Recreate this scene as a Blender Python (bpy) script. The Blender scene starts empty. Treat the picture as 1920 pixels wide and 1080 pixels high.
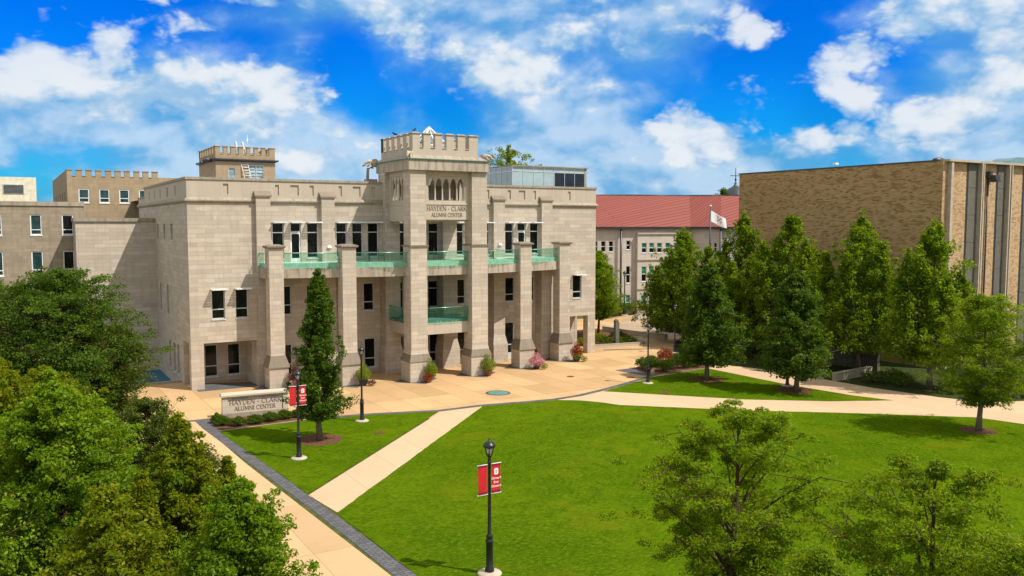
import bpy, math, random
import numpy as np
from math import sin, cos, pi, radians
# ------------------------------------------------------------------ scene frame
# World frame: X runs along the alumni building's facade, -Y points out of the facade (t = -Y), Z up, metres.
C = bpy.context.scene.collection
scene = bpy.context.scene
# ------------------------------------------------------------------ camera
CAM = (-10.775, -61.471, 11.5)
HEAD = radians(30.723)            # compass heading of the lens, clockwise from +Y
cam = bpy.data.cameras.new('camera'); co = bpy.data.objects.new('camera', cam); C.objects.link(co)
co.location = CAM
co.rotation_euler = (radians(90 - 4.289), 0, -HEAD)
cam.sensor_width = 36; cam.lens = 30.0; cam.clip_start = 0.5; cam.clip_end = 6000
scene.camera = co
# ------------------------------------------------------------------ view
scene.view_settings.view_transform = 'Standard'; scene.view_settings.look = 'None'
scene.view_settings.gamma = 1.0
EXPO = 0.55
scene.view_settings.exposure = EXPO
# ------------------------------------------------------------------ sun
EL = radians(54)
SUN = (0.61 * cos(EL), -0.79 * cos(EL), sin(EL))
sd = bpy.data.lights.new('sun', 'SUN'); so = bpy.data.objects.new('sun', sd); C.objects.link(so)
sd.energy = 3.75; sd.angle = radians(0.53); sd.color = (1.0, 0.92, 0.81)
so.rotation_euler = (radians(90) - EL, 0, math.atan2(SUN[0], -SUN[1]))
so.location = (40, -60, 80)
# ------------------------------------------------------------------ world: Nishita sky with clouds by direction
W = bpy.data.worlds.new('World'); scene.world = W; W.use_nodes = True

class NT:
    """tiny helper to wire shader nodes"""
    def __init__(s, tree): s.t = tree; s.t.nodes.clear()
    def n(s, typ, **kw):
        nd = s.t.nodes.new(typ)
        for k, v in kw.items():
            if k.startswith('i_'):
                nd.inputs[k[2:].replace('_', ' ')].default_value = v
            else: setattr(nd, k, v)
        return nd
    def l(s, a, b): s.t.links.new(a, b)
    def put(s, v, sock):
        if isinstance(v, (int, float)): sock.default_value = v
        elif isinstance(v, (tuple, list)): sock.default_value = v
        else: s.l(v, sock)
    def m(s, op, a, b=None, c=None, clamp=False):
        nd = s.t.nodes.new('ShaderNodeMath'); nd.operation = op; nd.use_clamp = clamp
        for i, v in enumerate((a, b, c)):
            if v is not None: s.put(v, nd.inputs[i])
        return nd.outputs[0]
    def vm(s, op, a, b=None, out=0):
        nd = s.t.nodes.new('ShaderNodeVectorMath'); nd.operation = op
        s.put(a, nd.inputs[0])
        if b is not None: s.put(b, nd.inputs[1])
        return nd.outputs[out]
    def mix(s, f, a, b, typ='MIX'):
        nd = s.t.nodes.new('ShaderNodeMix'); nd.data_type = 'RGBA'; nd.blend_type = typ
        s.put(f, nd.inputs[0])
        s.put(a if not isinstance(a, tuple) else (*a[:3], 1), nd.inputs[6]); s.put(b if not isinstance(b, tuple) else (*b[:3], 1), nd.inputs[7])
        return nd.outputs[2]
    def ramp(s, f, stops, interp='LINEAR'):
        nd = s.t.nodes.new('ShaderNodeValToRGB'); nd.color_ramp.interpolation = interp
        e = nd.color_ramp.elements
        while len(e) < len(stops): e.new(0.5)
        for k, (p, c) in enumerate(stops):
            e[k].position = p; e[k].color = (*c, 1) if isinstance(c, tuple) else (c, c, c, 1)
        s.put(f, nd.inputs[0]); return nd.outputs[0]
    def ss(s, v, a, b):
        nd = s.t.nodes.new('ShaderNodeMapRange'); nd.interpolation_type = 'SMOOTHSTEP'
        s.put(v, nd.inputs[0]); nd.inputs[1].default_value = a; nd.inputs[2].default_value = b
        return nd.outputs[0]
    def noise(s, vec, scale, detail=5, rough=.55, dist=0, out=0):
        nd = s.t.nodes.new('ShaderNodeTexNoise')
        s.put(vec, nd.inputs['Vector']); nd.inputs['Scale'].default_value = scale; nd.inputs['Detail'].default_value = detail
        nd.inputs['Roughness'].default_value = rough; nd.inputs['Distortion'].default_value = dist
        return nd.outputs[out]

def build_world():
    g = NT(W.node_tree)
    tc = g.n('ShaderNodeTexCoord'); D = tc.outputs['Generated']
    sky = g.n('ShaderNodeTexSky'); sky.sky_type = 'NISHITA'; sky.sun_disc = False
    sky.sun_elevation = EL; sky.sun_rotation = math.atan2(SUN[0], SUN[1]); sky.altitude = 200; sky.air_density = 1.0; sky.dust_density = .6; sky.ozone_density = 2.0
    right = (cos(HEAD), -sin(HEAD), 0); fwd = (sin(HEAD), cos(HEAD), 0)
    a = g.m('ARCTAN2', g.vm('DOT_PRODUCT', D, right, 1), g.vm('DOT_PRODUCT', D, fwd, 1))
    sep = g.n('ShaderNodeSeparateXYZ'); g.l(D, sep.inputs[0])
    v = g.m('ARCSINE', sep.outputs[2])
    cmb = g.n('ShaderNodeCombineXYZ'); g.l(g.m('MULTIPLY', a, 1.0), cmb.inputs[0]); g.l(g.m('MULTIPLY', v, 1.55), cmb.inputs[1])
    P = cmb.outputs[0]
    # where the cloud banks (soft veils and bright heaps) and the clear gaps stand: bearing, height, widths, weight
    def field(lst):
        tot = None
        for (x, y, wx, wy, wt) in lst:
            du = g.m('MULTIPLY', g.m('SUBTRACT', a, math.atan((x - 960) / 1600)), 1600 / wx); dv = g.m('MULTIPLY', g.m('SUBTRACT', v, math.atan((420 - y) / 1600)), 1600 / wy)
            e = g.m('MULTIPLY', g.m('EXPONENT', g.m('MULTIPLY', g.m('ADD', g.m('MULTIPLY', du, du), g.m('MULTIPLY', dv, dv)), -1.0)), wt)
            tot = e if tot is None else g.m('ADD', tot, e)
        return tot
    soft = field([(950, 60, 320, 85, .30), (1080, 190, 180, 60, .22), (420, 60, 150, 28, .20), (430, 250, 330, 85, .36), (1780, 60, 220, 60, .26), (1700, 190, 160, 60, .18), (1350, 330, 600, 80, .36), (1050, 250, 160, 60, .20), (60, 250, 170, 45, .20), (1880, 230, 90, 90, .24), (1250, 20, 120, 30, .14), (640, 330, 500, 40, .22), (1240, 130, 60, 60, .12), (700, 20, 200, 26, .16),
        (110, 45, 250, 85, -.5), (660, 110, 60, 80, -.25), (840, 225, 80, 50, -.3), (1490, 150, 130, 110, -.42), (1420, 232, 170, 22, -.45), (140, 300, 110, 30, -.22), (1600, 315, 90, 30, -.15), (60, 345, 90, 26, -.2), (690, 215, 50, 50, -.2), (1860, 8, 60, 18, -.2)])
    heap = field([(150, 165, 75, 34, .27), (220, 222, 55, 30, .28), (90, 140, 30, 18, .2), (30, 200, 62, 24, .34), (20, 165, 40, 22, .2), (470, 165, 130, 28, .22), (560, 205, 75, 45, .24), (400, 250, 150, 36, .17), (330, 200, 60, 40, .2), (945, 140, 90, 48, .30), (780, 60, 80, 55, .20), (1080, 60, 110, 52, .24), (1120, 170, 80, 40, .14), (1395, 80, 50, 36, .32), (1690, 95, 52, 26, .32), (1610, 145, 55, 34, .26), (1590, 195, 40, 18, .20),
        (1285, 240, 80, 40, .36), (1345, 285, 70, 36, .30), (1520, 282, 70, 24, .26), (1720, 250, 100, 42, .32), (1760, 40, 120, 34, .22), (1880, 130, 60, 60, .24), (1850, 195, 60, 30, .18), (215, 108, 42, 20, .26), (570, 315, 60, 26, .26), (1030, 335, 90, 20, .16), (1200, 345, 120, 16, .16), (300, 38, 50, 14, .16), (500, 30, 60, 14, .2), (400, 75, 60, 18, .18)])
    off = g.vm('ADD', P, (0.010, 0.022, 0))
    wn = g.n('ShaderNodeVectorMath'); wn.operation = 'MULTIPLY_ADD'; g.l(g.noise(P, 16.0, 5, .6, 0, 1), wn.inputs[0]); wn.inputs[1].default_value = (.045, .045, 0); g.l(P, wn.inputs[2])
    vo = g.n('ShaderNodeTexVoronoi'); vo.feature = 'SMOOTH_F1'; vo.voronoi_dimensions = '2D'; vo.normalize = True; g.l(wn.outputs[0], vo.inputs['Vector'])
    vo.inputs['Scale'].default_value = 19.0; vo.inputs['Detail'].default_value = 2.0; vo.inputs['Roughness'].default_value = .55; vo.inputs['Lacunarity'].default_value = 2.4; vo.inputs['Smoothness'].default_value = .35
    na = g.noise(P, 6.5, 8, .55, .15); nb = g.noise(off, 6.5, 4, .55, .15); nl = g.noise(P, 2.6, 3, .5)
    away = g.m('ADD', g.m('MULTIPLY', g.ss(g.m('ABSOLUTE', a), .62, .95), .16), g.m('MULTIPLY', g.ss(v, .30, .5), .08))   # unseen cloud added outside the view to whiten the ambient light
    bank = g.m('MULTIPLY', g.ss(v, .125, .03), .10)
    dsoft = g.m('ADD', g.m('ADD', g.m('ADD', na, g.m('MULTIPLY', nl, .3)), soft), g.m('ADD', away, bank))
    asoft = g.m('MULTIPLY', g.ss(dsoft, .53, .94), .86)
    bil = g.m('SUBTRACT', .62, vo.outputs['Distance'])
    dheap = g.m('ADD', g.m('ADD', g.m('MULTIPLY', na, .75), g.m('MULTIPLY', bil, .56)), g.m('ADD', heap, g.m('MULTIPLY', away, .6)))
    aheap = g.ss(dheap, .63, .78)
    low = g.ss(v, .11, .0)                                   # pale air towards the horizon
    asoft = g.m('MAXIMUM', asoft, g.m('MULTIPLY', low, .5), clamp=True)
    k = 10.0 / (2 ** EXPO)
    side = g.m('MULTIPLY', g.m('SUBTRACT', na, nb), 2.6)
    litf = g.ss(g.m('ADD', side, g.m('MULTIPLY', g.m('SUBTRACT', dheap, .70), 1.6)), -.16, .40)
    slit = g.ss(g.m('ADD', side, g.m('MULTIPLY', g.m('SUBTRACT', dsoft, .78), .9)), -.2, .45)
    csoft = g.mix(slit, (.13 * k, .41 * k, .73 * k), (.56 * k, .73 * k, .90 * k))
    cheap = g.mix(litf, (.34 * k, .56 * k, .80 * k), (.84 * k, .88 * k, .92 * k))
    blue = g.mix(g.ss(v, .02, .26), (.02, .56, .98), (.0, .36, 1.26))
    skyc = g.mix(1.0, sky.outputs[0], blue, 'MULTIPLY')
    # deeper patches of blue
    deep = g.ss(g.noise(P, 4.0, 2, .5), .35, .65)
    skyc = g.mix(g.m('MULTIPLY', g.m('SUBTRACT', 1.0, deep), .35), skyc, (.0, .16 * k, .62 * k))
    col = g.mix(asoft, skyc, csoft); col = g.mix(g.m('MULTIPLY', aheap, .90), col, cheap)
    fill_cloud = g.m('MAXIMUM', g.ss(g.m('ABSOLUTE', a), .66, 1.05), g.ss(v, .34, .60))      # unseen bright cloud added overhead and behind as fill for shaded walls
    col = g.mix(g.m('MULTIPLY', fill_cloud, g.m('ADD', .50, g.m('MULTIPLY', g.ss(nl, .35, .6), .4))), col, (1.0 * k, .95 * k, .87 * k))
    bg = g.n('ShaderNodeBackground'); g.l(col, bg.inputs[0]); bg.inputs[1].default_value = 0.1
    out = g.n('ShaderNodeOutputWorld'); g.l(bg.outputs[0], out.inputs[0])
build_world()
W.cycles.sampling_method = 'MANUAL'; W.cycles.sample_map_resolution = 512
scene.cycles.max_bounces = 8; scene.cycles.transparent_max_bounces = 16

# ------------------------------------------------------------------ materials
MATS = {}
def mat(name):
    m = bpy.data.materials.new(name); m.use_nodes = True; MATS[name] = m
    return m, NT(m.node_tree)
def finish(g, color, rough=.7, spec=.3, bump=None, bstr=.2, bdist=.01, metal=0, **extra):
    p = g.n('ShaderNodeBsdfPrincipled'); o = g.n('ShaderNodeOutputMaterial')
    g.put(color if not isinstance(color, tuple) else (*color, 1), p.inputs['Base Color'])
    g.put(rough, p.inputs['Roughness']); p.inputs['Specular IOR Level'].default_value = spec; p.inputs['Metallic'].default_value = metal
    for k, v in extra.items(): p.inputs[k].default_value = v
    if bump is not None:
        b = g.n('ShaderNodeBump'); b.inputs['Strength'].default_value = bstr; b.inputs['Distance'].default_value = bdist
        g.l(bump, b.inputs['Height']); g.l(b.outputs[0], p.inputs['Normal'])
    g.l(p.outputs[0], o.inputs[0]); return p
def plain(name, col, rough=.6, spec=.3, metal=0, var=.12, scale=3.0):
    m, g = mat(name); tc = g.n('ShaderNodeTexCoord')
    nz = g.noise(tc.outputs['Object'], scale, 4)
    c = g.mix(g.ss(nz, .3, .7), tuple(x * (1 - var) for x in col), tuple(min(1, x * (1 + var)) for x in col))
    finish(g, c, rough, spec, metal=metal); return m
def uvout(g): return g.n('ShaderNodeUVMap').outputs[0]

def stone(name, cols, mortar, bw, bh, msize=.012, dirt=.0, grime=(.16, .13, .10), bias=0.0):
    """coursed limestone: blocks of differing tone, faint joints, broad staining"""
    m, g = mat(name); uv = uvout(g)
    br = g.n('ShaderNodeTexBrick'); g.l(uv, br.inputs['Vector'])
    br.offset = .5; br.inputs['Scale'].default_value = 1; br.inputs['Brick Width'].default_value = bw; br.inputs['Row Height'].default_value = bh
    br.inputs['Mortar Size'].default_value = msize; br.inputs['Mortar Smooth'].default_value = .2; br.inputs['Bias'].default_value = bias
    br.inputs['Color1'].default_value = (0, 0, 0, 1); br.inputs['Color2'].default_value = (1, 1, 1, 1); br.inputs['Mortar'].default_value = (.5, .5, .5, 1)
    b2 = g.n('ShaderNodeTexBrick'); g.l(uv, b2.inputs['Vector'])
    b2.offset = .37; b2.inputs['Scale'].default_value = 1; b2.inputs['Brick Width'].default_value = bw * 1.63; b2.inputs['Row Height'].default_value = bh * 2
    b2.inputs['Mortar Size'].default_value = 0; b2.inputs['Color1'].default_value = (0, 0, 0, 1); b2.inputs['Color2'].default_value = (1, 1, 1, 1)
    t = g.m('ADD', g.m('MULTIPLY', br.outputs[0], .86), g.m('MULTIPLY', b2.outputs[0], .14))
    col = g.ramp(t, [(i / (len(cols) - 1), c) for i, c in enumerate(cols)])
    fine = g.noise(uv, 14, 6, .6); broad = g.noise(uv, .35, 4, .6)
    col = g.mix(g.m('MULTIPLY', g.ss(fine, .35, .75), .22), col, tuple(x * .72 for x in cols[0]))
    col = g.mix(g.m('MULTIPLY', g.ss(broad, .45, .75), .3), col, tuple(x * .8 for x in cols[-1]))
    if dirt > 0:
        mp = g.n('ShaderNodeMapping'); g.l(uv, mp.inputs[0]); mp.inputs['Scale'].default_value = (2.2, .35, 1)
        st = g.noise(mp.outputs[0], 1.6, 5, .65)
        col = g.mix(g.m('MULTIPLY', g.ss(st, .42, .70), dirt), col, grime)
    col = g.mix(g.m('MULTIPLY', br.outputs['Fac'], .6), col, mortar)
    h = g.m('SUBTRACT', g.m('MULTIPLY', fine, .25), br.outputs['Fac'])
    finish(g, col, .85, .2, h, .35, .012); return m
LIME = [(.40, .345, .28), (.50, .435, .355), (.45, .40, .335), (.54, .465, .37), (.57, .505, .42), (.46, .42, .365)]
stone('limestone', LIME, (.29, .245, .19), 1.15, .31, .012, .26, (.30, .25, .19))
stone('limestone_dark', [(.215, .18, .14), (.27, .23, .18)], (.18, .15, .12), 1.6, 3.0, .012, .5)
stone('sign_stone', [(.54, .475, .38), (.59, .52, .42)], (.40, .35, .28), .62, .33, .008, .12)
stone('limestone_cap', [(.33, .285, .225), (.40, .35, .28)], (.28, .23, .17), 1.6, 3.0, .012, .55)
stone('limestone_plain', [(.47, .41, .335), (.51, .45, .365)], (.36, .3, .22), 1.5, 2.2, .012, .12)
stone('limestone_stained', [(.40, .345, .28), (.46, .40, .325)], (.28, .23, .17), 1.3, 2.4, .014, .75, (.17, .14, .11))
stone('old_stone', [(.31, .255, .185), (.36, .30, .22), (.27, .23, .17), (.38, .32, .24)], (.24, .2, .15), .62, .28, .012, .35)
stone('tower_stone', [(.35, .265, .165), (.40, .31, .2), (.32, .25, .16)], (.26, .2, .14), .9, .35, .012, .25)
stone('hall_stone', [(.54, .48, .42), (.60, .54, .47), (.50, .45, .40)], (.38, .34, .29), 1.6, .6, .012, .08)
plain('cream_panel', (.66, .62, .48), .5)
plain('frame_metal', (.52, .55, .55), .4, .5)
plain('white_metal', (.72, .74, .74), .35, .5)
plain('steel', (.62, .66, .70), .3, .5, .6)
plain('black_iron', (.012, .013, .016), .35, .5)
plain('dark_metal', (.03, .035, .04), .4, .5)
plain('concrete', (.34, .295, .225), .85)
plain('grey_concrete', (.125, .12, .10), .85)
plain('pale_concrete', (.42, .36, .28), .85)
plain('terracotta', (.25, .085, .045), .7)
plain('dark_pot', (.05, .035, .05), .6)
plain('red_cloth', (.52, .018, .025), .6)
plain('maroon_cloth', (.20, .012, .035), .6)
plain('white_paint', (.82, .82, .80), .5)
plain('grey_print', (.5, .5, .52), .5)
plain('patina', (.09, .22, .19), .6)
plain('letter_shade', (.15, .12, .09), .9)  # dark base colour paints the shadow of cut letters onto raised strokes
plain('lead_roof', (.035, .04, .055), .4, .5)
plain('flat_roof', (.25, .24, .22), .9)
plain('flag_cloth', (.80, .80, .80), .7, var=.03)
plain('flag_print', (.55, .28, .2), .7)
plain('duct_blue', (.17, .30, .33), .45, .5, .3)
plain('bird_black', (.012, .012, .014), .5)
plain('gargoyle_stone', (.46, .40, .31), .9, var=.25, scale=6)
plain('lamp_glass', (.55, .56, .55), .15, .5)
def glassmat(name, col, rough=.06, spec=.35):
    m, g = mat(name); tc = g.n('ShaderNodeTexCoord')
    nz = g.noise(tc.outputs['Object'], 1.3, 3)
    c = g.mix(g.ss(nz, .35, .7), tuple(x * .6 for x in col), tuple(x * 1.5 for x in col)); finish(g, c, rough, spec)
glassmat('dark_glass', (.008, .009, .009), .08, .22)
glassmat('green_glass', (.035, .21, .14), .15, .4)
glassmat('teal_glass', (.02, .055, .06), .1, .4)
glassmat('sky_glass', (.30, .42, .47), .35, .3)
plain('pavilion_glass', (.34, .45, .50), .3, .4, var=.05)  # reflected sky is put into the pale blue base colour
glassmat('navy_glass', (.006, .013, .026), .08, .4)
def balcony_glass():
    m, g = mat('balcony_glass'); o = g.n('ShaderNodeOutputMaterial')
    tr = g.n('ShaderNodeBsdfTransparent'); tr.inputs[0].default_value = (.74, .92, .84, 1)
    gl = g.n('ShaderNodeBsdfGlossy'); gl.inputs[0].default_value = (.6, .85, .75, 1); gl.inputs[1].default_value = .05
    df = g.n('ShaderNodeBsdfDiffuse'); df.inputs[0].default_value = (.16, .42, .33, 1)
    m1 = g.n('ShaderNodeMixShader'); m1.inputs[0].default_value = .035; g.l(tr.outputs[0], m1.inputs[1]); g.l(df.outputs[0], m1.inputs[2])
    m2 = g.n('ShaderNodeMixShader'); m2.inputs[0].default_value = .035; g.l(m1.outputs[0], m2.inputs[1]); g.l(gl.outputs[0], m2.inputs[2])
    g.l(m2.outputs[0], o.inputs[0])
balcony_glass()
def clear_glass():
    m, g = mat('clear_glass'); o = g.n('ShaderNodeOutputMaterial'); tr = g.n('ShaderNodeBsdfTransparent'); tr.inputs[0].default_value = (.88, .93, .95, 1)
    gl = g.n('ShaderNodeBsdfGlossy'); gl.inputs[1].default_value = .08; mx = g.n('ShaderNodeMixShader'); mx.inputs[0].default_value = .3
    g.l(tr.outputs[0], mx.inputs[1]); g.l(gl.outputs[0], mx.inputs[2]); g.l(mx.outputs[0], o.inputs[0])
clear_glass()
glassmat('frosted_band', (.22, .52, .42), .3, .4)
def brickwall(name, c0, c1, c2, mortar, bw, bh, stripes):
    m, g = mat(name); uv = uvout(g)
    br = g.n('ShaderNodeTexBrick'); g.l(uv, br.inputs['Vector']); br.offset = .5
    br.inputs['Scale'].default_value = 1; br.inputs['Brick Width'].default_value = bw; br.inputs['Row Height'].default_value = bh
    br.inputs['Mortar Size'].default_value = .012; br.inputs['Color1'].default_value = (0, 0, 0, 1); br.inputs['Color2'].default_value = (1, 1, 1, 1)
    br.inputs['Mortar'].default_value = (.5, .5, .5, 1)
    mp = g.n('ShaderNodeMapping'); g.l(uv, mp.inputs[0]); mp.inputs['Scale'].default_value = (1.0, stripes, 1)
    st = g.noise(mp.outputs[0], .9 if stripes > 1 else .3, 5, .6)
    t = g.m('ADD', g.m('MULTIPLY', br.outputs[0], (.72 if stripes > 1 else .8)), g.m('MULTIPLY', g.ss(st, .36, .64), .28 if stripes > 1 else .2))
    col = g.ramp(t, [(0.12, c0), (.45, c1), (.85, c2)])
    col = g.mix(g.m('MULTIPLY', br.outputs['Fac'], .7), col, mortar)
    broad = g.noise(uv, .12, 3); col = g.mix(g.m('MULTIPLY', g.ss(broad, .4, .7), .25), col, c0)
    finish(g, col, .85, .2, g.m('SUBTRACT', 1.0, br.outputs['Fac']), .3, .01)
brickwall('brown_brick', (.19, .115, .046), (.37, .245, .11), (.45, .31, .15), (.38, .26, .125), .36, .11, 3.4)
brickwall('tan_brick', (.29, .185, .095), (.44, .30, .17), (.50, .36, .215), (.44, .31, .185), .30, .13, 1.0)
def roof_tiles():
    m, g = mat('red_tiles'); uv = uvout(g)
    br = g.n('ShaderNodeTexBrick'); g.l(uv, br.inputs['Vector']); br.offset = .5
    br.inputs['Scale'].default_value = 1; br.inputs['Brick Width'].default_value = 60; br.inputs['Row Height'].default_value = .45; br.inputs['Mortar Size'].default_value = .05
    br.inputs['Color1'].default_value = (.22, .056, .043, 1); br.inputs['Color2'].default_value = (.24, .065, .05, 1); br.inputs['Mortar'].default_value = (.13, .028, .022, 1)
    nz = g.noise(uv, .6, 4); col = g.mix(g.m('MULTIPLY', g.ss(nz, .4, .7), .3), br.outputs[0], (.22, .055, .045))
    finish(g, col, .7, .3, g.m('SUBTRACT', 1.0, br.outputs['Fac']), .5, .03)
roof_tiles()
def paving(name, cols, joint, w, h, jsize, dark=.25, rot=0, off=0):
    m, g = mat(name); uv = uvout(g)
    mp = g.n('ShaderNodeMapping'); g.l(uv, mp.inputs[0]); mp.inputs['Rotation'].default_value = (0, 0, rot)
    br = g.n('ShaderNodeTexBrick'); g.l(mp.outputs[0], br.inputs['Vector']); br.offset = off
    br.inputs['Scale'].default_value = 1; br.inputs['Brick Width'].default_value = w; br.inputs['Row Height'].default_value = h; br.inputs['Mortar Size'].default_value = jsize
    br.inputs['Mortar Smooth'].default_value = .3
    br.inputs['Color1'].default_value = (*cols[0], 1); br.inputs['Color2'].default_value = (*cols[1], 1); br.inputs['Mortar'].default_value = (*joint, 1)
    n1 = g.noise(uv, .25, 6, .65); n2 = g.noise(uv, 6, 5, .6)
    col = g.mix(g.m('MULTIPLY', g.ss(n1, .42, .72), dark), br.outputs[0], tuple(x * .72 for x in cols[0]))
    col = g.mix(g.m('MULTIPLY', g.ss(n2, .4, .7), .18), col, tuple(x * .8 for x in cols[1]))
    n3 = g.noise(uv, 1.1, 6, .7); col = g.mix(g.m('MULTIPLY', g.ss(n3, .55, .75), .3), col, tuple(x * .62 for x in cols[0]))
    b2 = g.n('ShaderNodeTexBrick'); g.l(mp.outputs[0], b2.inputs['Vector']); b2.offset = off; b2.inputs['Scale'].default_value = 1; b2.inputs['Brick Width'].default_value = w; b2.inputs['Row Height'].default_value = h; b2.inputs['Mortar Size'].default_value = 0
    b2.inputs['Color1'].default_value = (.86, .86, .86, 1); b2.inputs['Color2'].default_value = (1.06, 1.06, 1.06, 1)
    if h > .5 and h < 20: col = g.mix(1.0, col, b2.outputs[0], 'MULTIPLY')
    finish(g, col, .85, .2, n2, .1, .01)
paving('tan_paving', [(.49, .32, .16), (.55, .36, .185)], (.30, .185, .085), 1.85, 3.4, .022, .4)
paving('walk_paving', [(.53, .355, .19), (.57, .385, .21)], (.38, .25, .12), 1.9, 5.5, .02)
paving('path_paving', [(.53, .375, .235), (.56, .40, .255)], (.36, .26, .16), 2.4, 40, .02)
paving('terrace_paving', [(.36, .27, .18), (.39, .295, .20)], (.28, .21, .14), 2.0, 2.0, .02)
paving('grey_pavers', [(.085, .085, .092), (.14, .14, .148)], (.045, .045, .05), .32, .16, .016, off=.5)
def grass():
    m, g = mat('lawn_grass'); uv = uvout(g)
    a = g.noise(uv, .14, 4, .6); b = g.noise(uv, 1.1, 6, .65, .6)
    mp = g.n('ShaderNodeMapping'); g.l(uv, mp.inputs[0]); mp.inputs['Scale'].default_value = (1.0, 2.0, 1); mp.inputs['Rotation'].default_value = (0, 0, .5)
    c = g.noise(mp.outputs[0], 4.5, 9, .78, .5); d = g.noise(uv, 40, 3, .7)
    col = g.mix(g.ss(a, .38, .62), (0.0464, 0.1025, 0.0015), (0.0800, 0.1411, 0.0020))
    wv = g.n('ShaderNodeTexWave'); wv.bands_direction = 'DIAGONAL'; g.l(uv, wv.inputs[0]); wv.inputs['Scale'].default_value = .22; wv.inputs['Distortion'].default_value = 1.5
    col = g.mix(g.m('MULTIPLY', wv.outputs['Fac'], .22), col, (0.0920, 0.1554, 0.0030))
    col = g.mix(g.m('MULTIPLY', g.ss(b, .43, .62), .6), col, (0.0320, 0.0806, 0.0010))
    col = g.mix(g.m('MULTIPLY', g.ss(c, .48, .64), .75), col, (0.1400, 0.2058, 0.0110))
    col = g.mix(g.m('MULTIPLY', g.ss(c, .47, .36), .75), col, (0.0176, 0.0504, 0.0005))
    col = g.mix(g.m('MULTIPLY', g.ss(d, .50, .66), .45), col, (0.1280, 0.1848, 0.0100))
    yel = g.noise(uv, .30, 5, .6); col = g.mix(g.m('MULTIPLY', g.ss(yel, .54, .68), .45), col, (0.1400, 0.1512, 0.0060))
    h = g.m('ADD', c, g.m('MULTIPLY', d, .6))
    finish(g, col, 1.0, .0, h, .7, .08)
grass()
def soil(name, c0, c1, sc):
    m, g = mat(name); uv = uvout(g); a = g.noise(uv, sc, 6, .7); col = g.mix(g.ss(a, .35, .65), c0, c1); finish(g, col, .95, .1, a, .6, .05)
soil('mulch', (.075, .035, .02), (.17, .085, .05), 7)
soil('earth', (.05, .06, .02), (.10, .11, .035), 2)
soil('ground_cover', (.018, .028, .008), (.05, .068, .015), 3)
def water():
    m, g = mat('pool_water'); tc = g.n('ShaderNodeTexCoord'); nz = g.noise(tc.outputs['Object'], 1.5, 3)
    col = g.mix(g.ss(nz, .3, .7), (.012, .12, .20), (.016, .15, .24)); finish(g, col, .45, .15, nz, .04, .02)
water()
def bark(name, c0, c1):
    m, g = mat(name); tc = g.n('ShaderNodeTexCoord'); mp = g.n('ShaderNodeMapping'); g.l(tc.outputs['Object'], mp.inputs[0]); mp.inputs['Scale'].default_value = (6, 6, 1.2)
    nz = g.noise(mp.outputs[0], 4, 5, .7); col = g.mix(g.ss(nz, .35, .65), c0, c1); finish(g, col, .9, .1, nz, .8, .02)
bark('bark_grey', (.09, .075, .055), (.21, .18, .13)); bark('bark_brown', (.035, .022, .013), (.10, .065, .038))
def leafmat(name, cols, transl=.35, rough=.5):
    m, g = mat(name); geo = g.n('ShaderNodeNewGeometry'); r = geo.outputs['Random Per Island']
    col = g.ramp(r, [(i / (len(cols) - 1), c) for i, c in enumerate(cols)])
    tc = g.n('ShaderNodeTexCoord'); nz = g.noise(tc.outputs['Object'], .9, 3)
    col = g.mix(g.m('MULTIPLY', g.ss(nz, .4, .65), .45), col, cols[0])
    p = g.n('ShaderNodeBsdfPrincipled'); g.l(col, p.inputs['Base Color']); p.inputs['Roughness'].default_value = rough; p.inputs['Specular IOR Level'].default_value = .12
    t = g.n('ShaderNodeBsdfTranslucent'); tcol = g.mix(1.0, col, (1.7, 1.5, .4), 'MULTIPLY'); g.l(tcol, t.inputs[0])
    mx = g.n('ShaderNodeMixShader'); mx.inputs[0].default_value = transl; g.l(p.outputs[0], mx.inputs[1]); g.l(t.outputs[0], mx.inputs[2])
    o = g.n('ShaderNodeOutputMaterial'); g.l(mx.outputs[0], o.inputs[0])
leafmat('leaf_maple', [(.070, .145, .006), (.12, .215, .008), (.17, .265, .010), (.28, .36, .018)], .5)
leafmat('leaf_oak', [(.034, .086, .007), (.055, .118, .009), (.084, .152, .012), (.15, .22, .024)], .42)
leafmat('leaf_locust', [(.085, .165, .005), (.13, .215, .007), (.175, .265, .009), (.28, .35, .016)], .52)
leafmat('leaf_bright', [(.065, .150, .004), (.125, .235, .006), (.19, .30, .010), (.33, .43, .05)], .52)
leafmat('leaf_olive', [(.070, .115, .003), (.135, .20, .005), (.20, .255, .008), (.36, .35, .02)], .52)
leafmat('leaf_dark', [(.045, .080, .010), (.065, .105, .014), (.09, .13, .018), (.15, .16, .03)], .4)
leafmat('leaf_hedge', [(.04, .085, .004), (.065, .12, .006), (.11, .17, .010)], .3)
leafmat('leaf_lime', [(.12, .19, .010), (.18, .25, .016), (.26, .32, .03)], .4)
leafmat('leaf_rust', [(.14, .02, .008), (.24, .04, .012), (.32, .075, .018)], .3)
leafmat('leaf_plum', [(.06, .015, .02), (.10, .025, .03), (.14, .05, .03)], .3)
leafmat('flower_pink', [(.45, .06, .16), (.55, .25, .35), (.7, .55, .55), (.3, .02, .08)], .2)
leafmat('flower_red', [(.35, .02, .02), (.45, .04, .05)], .2)

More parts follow.
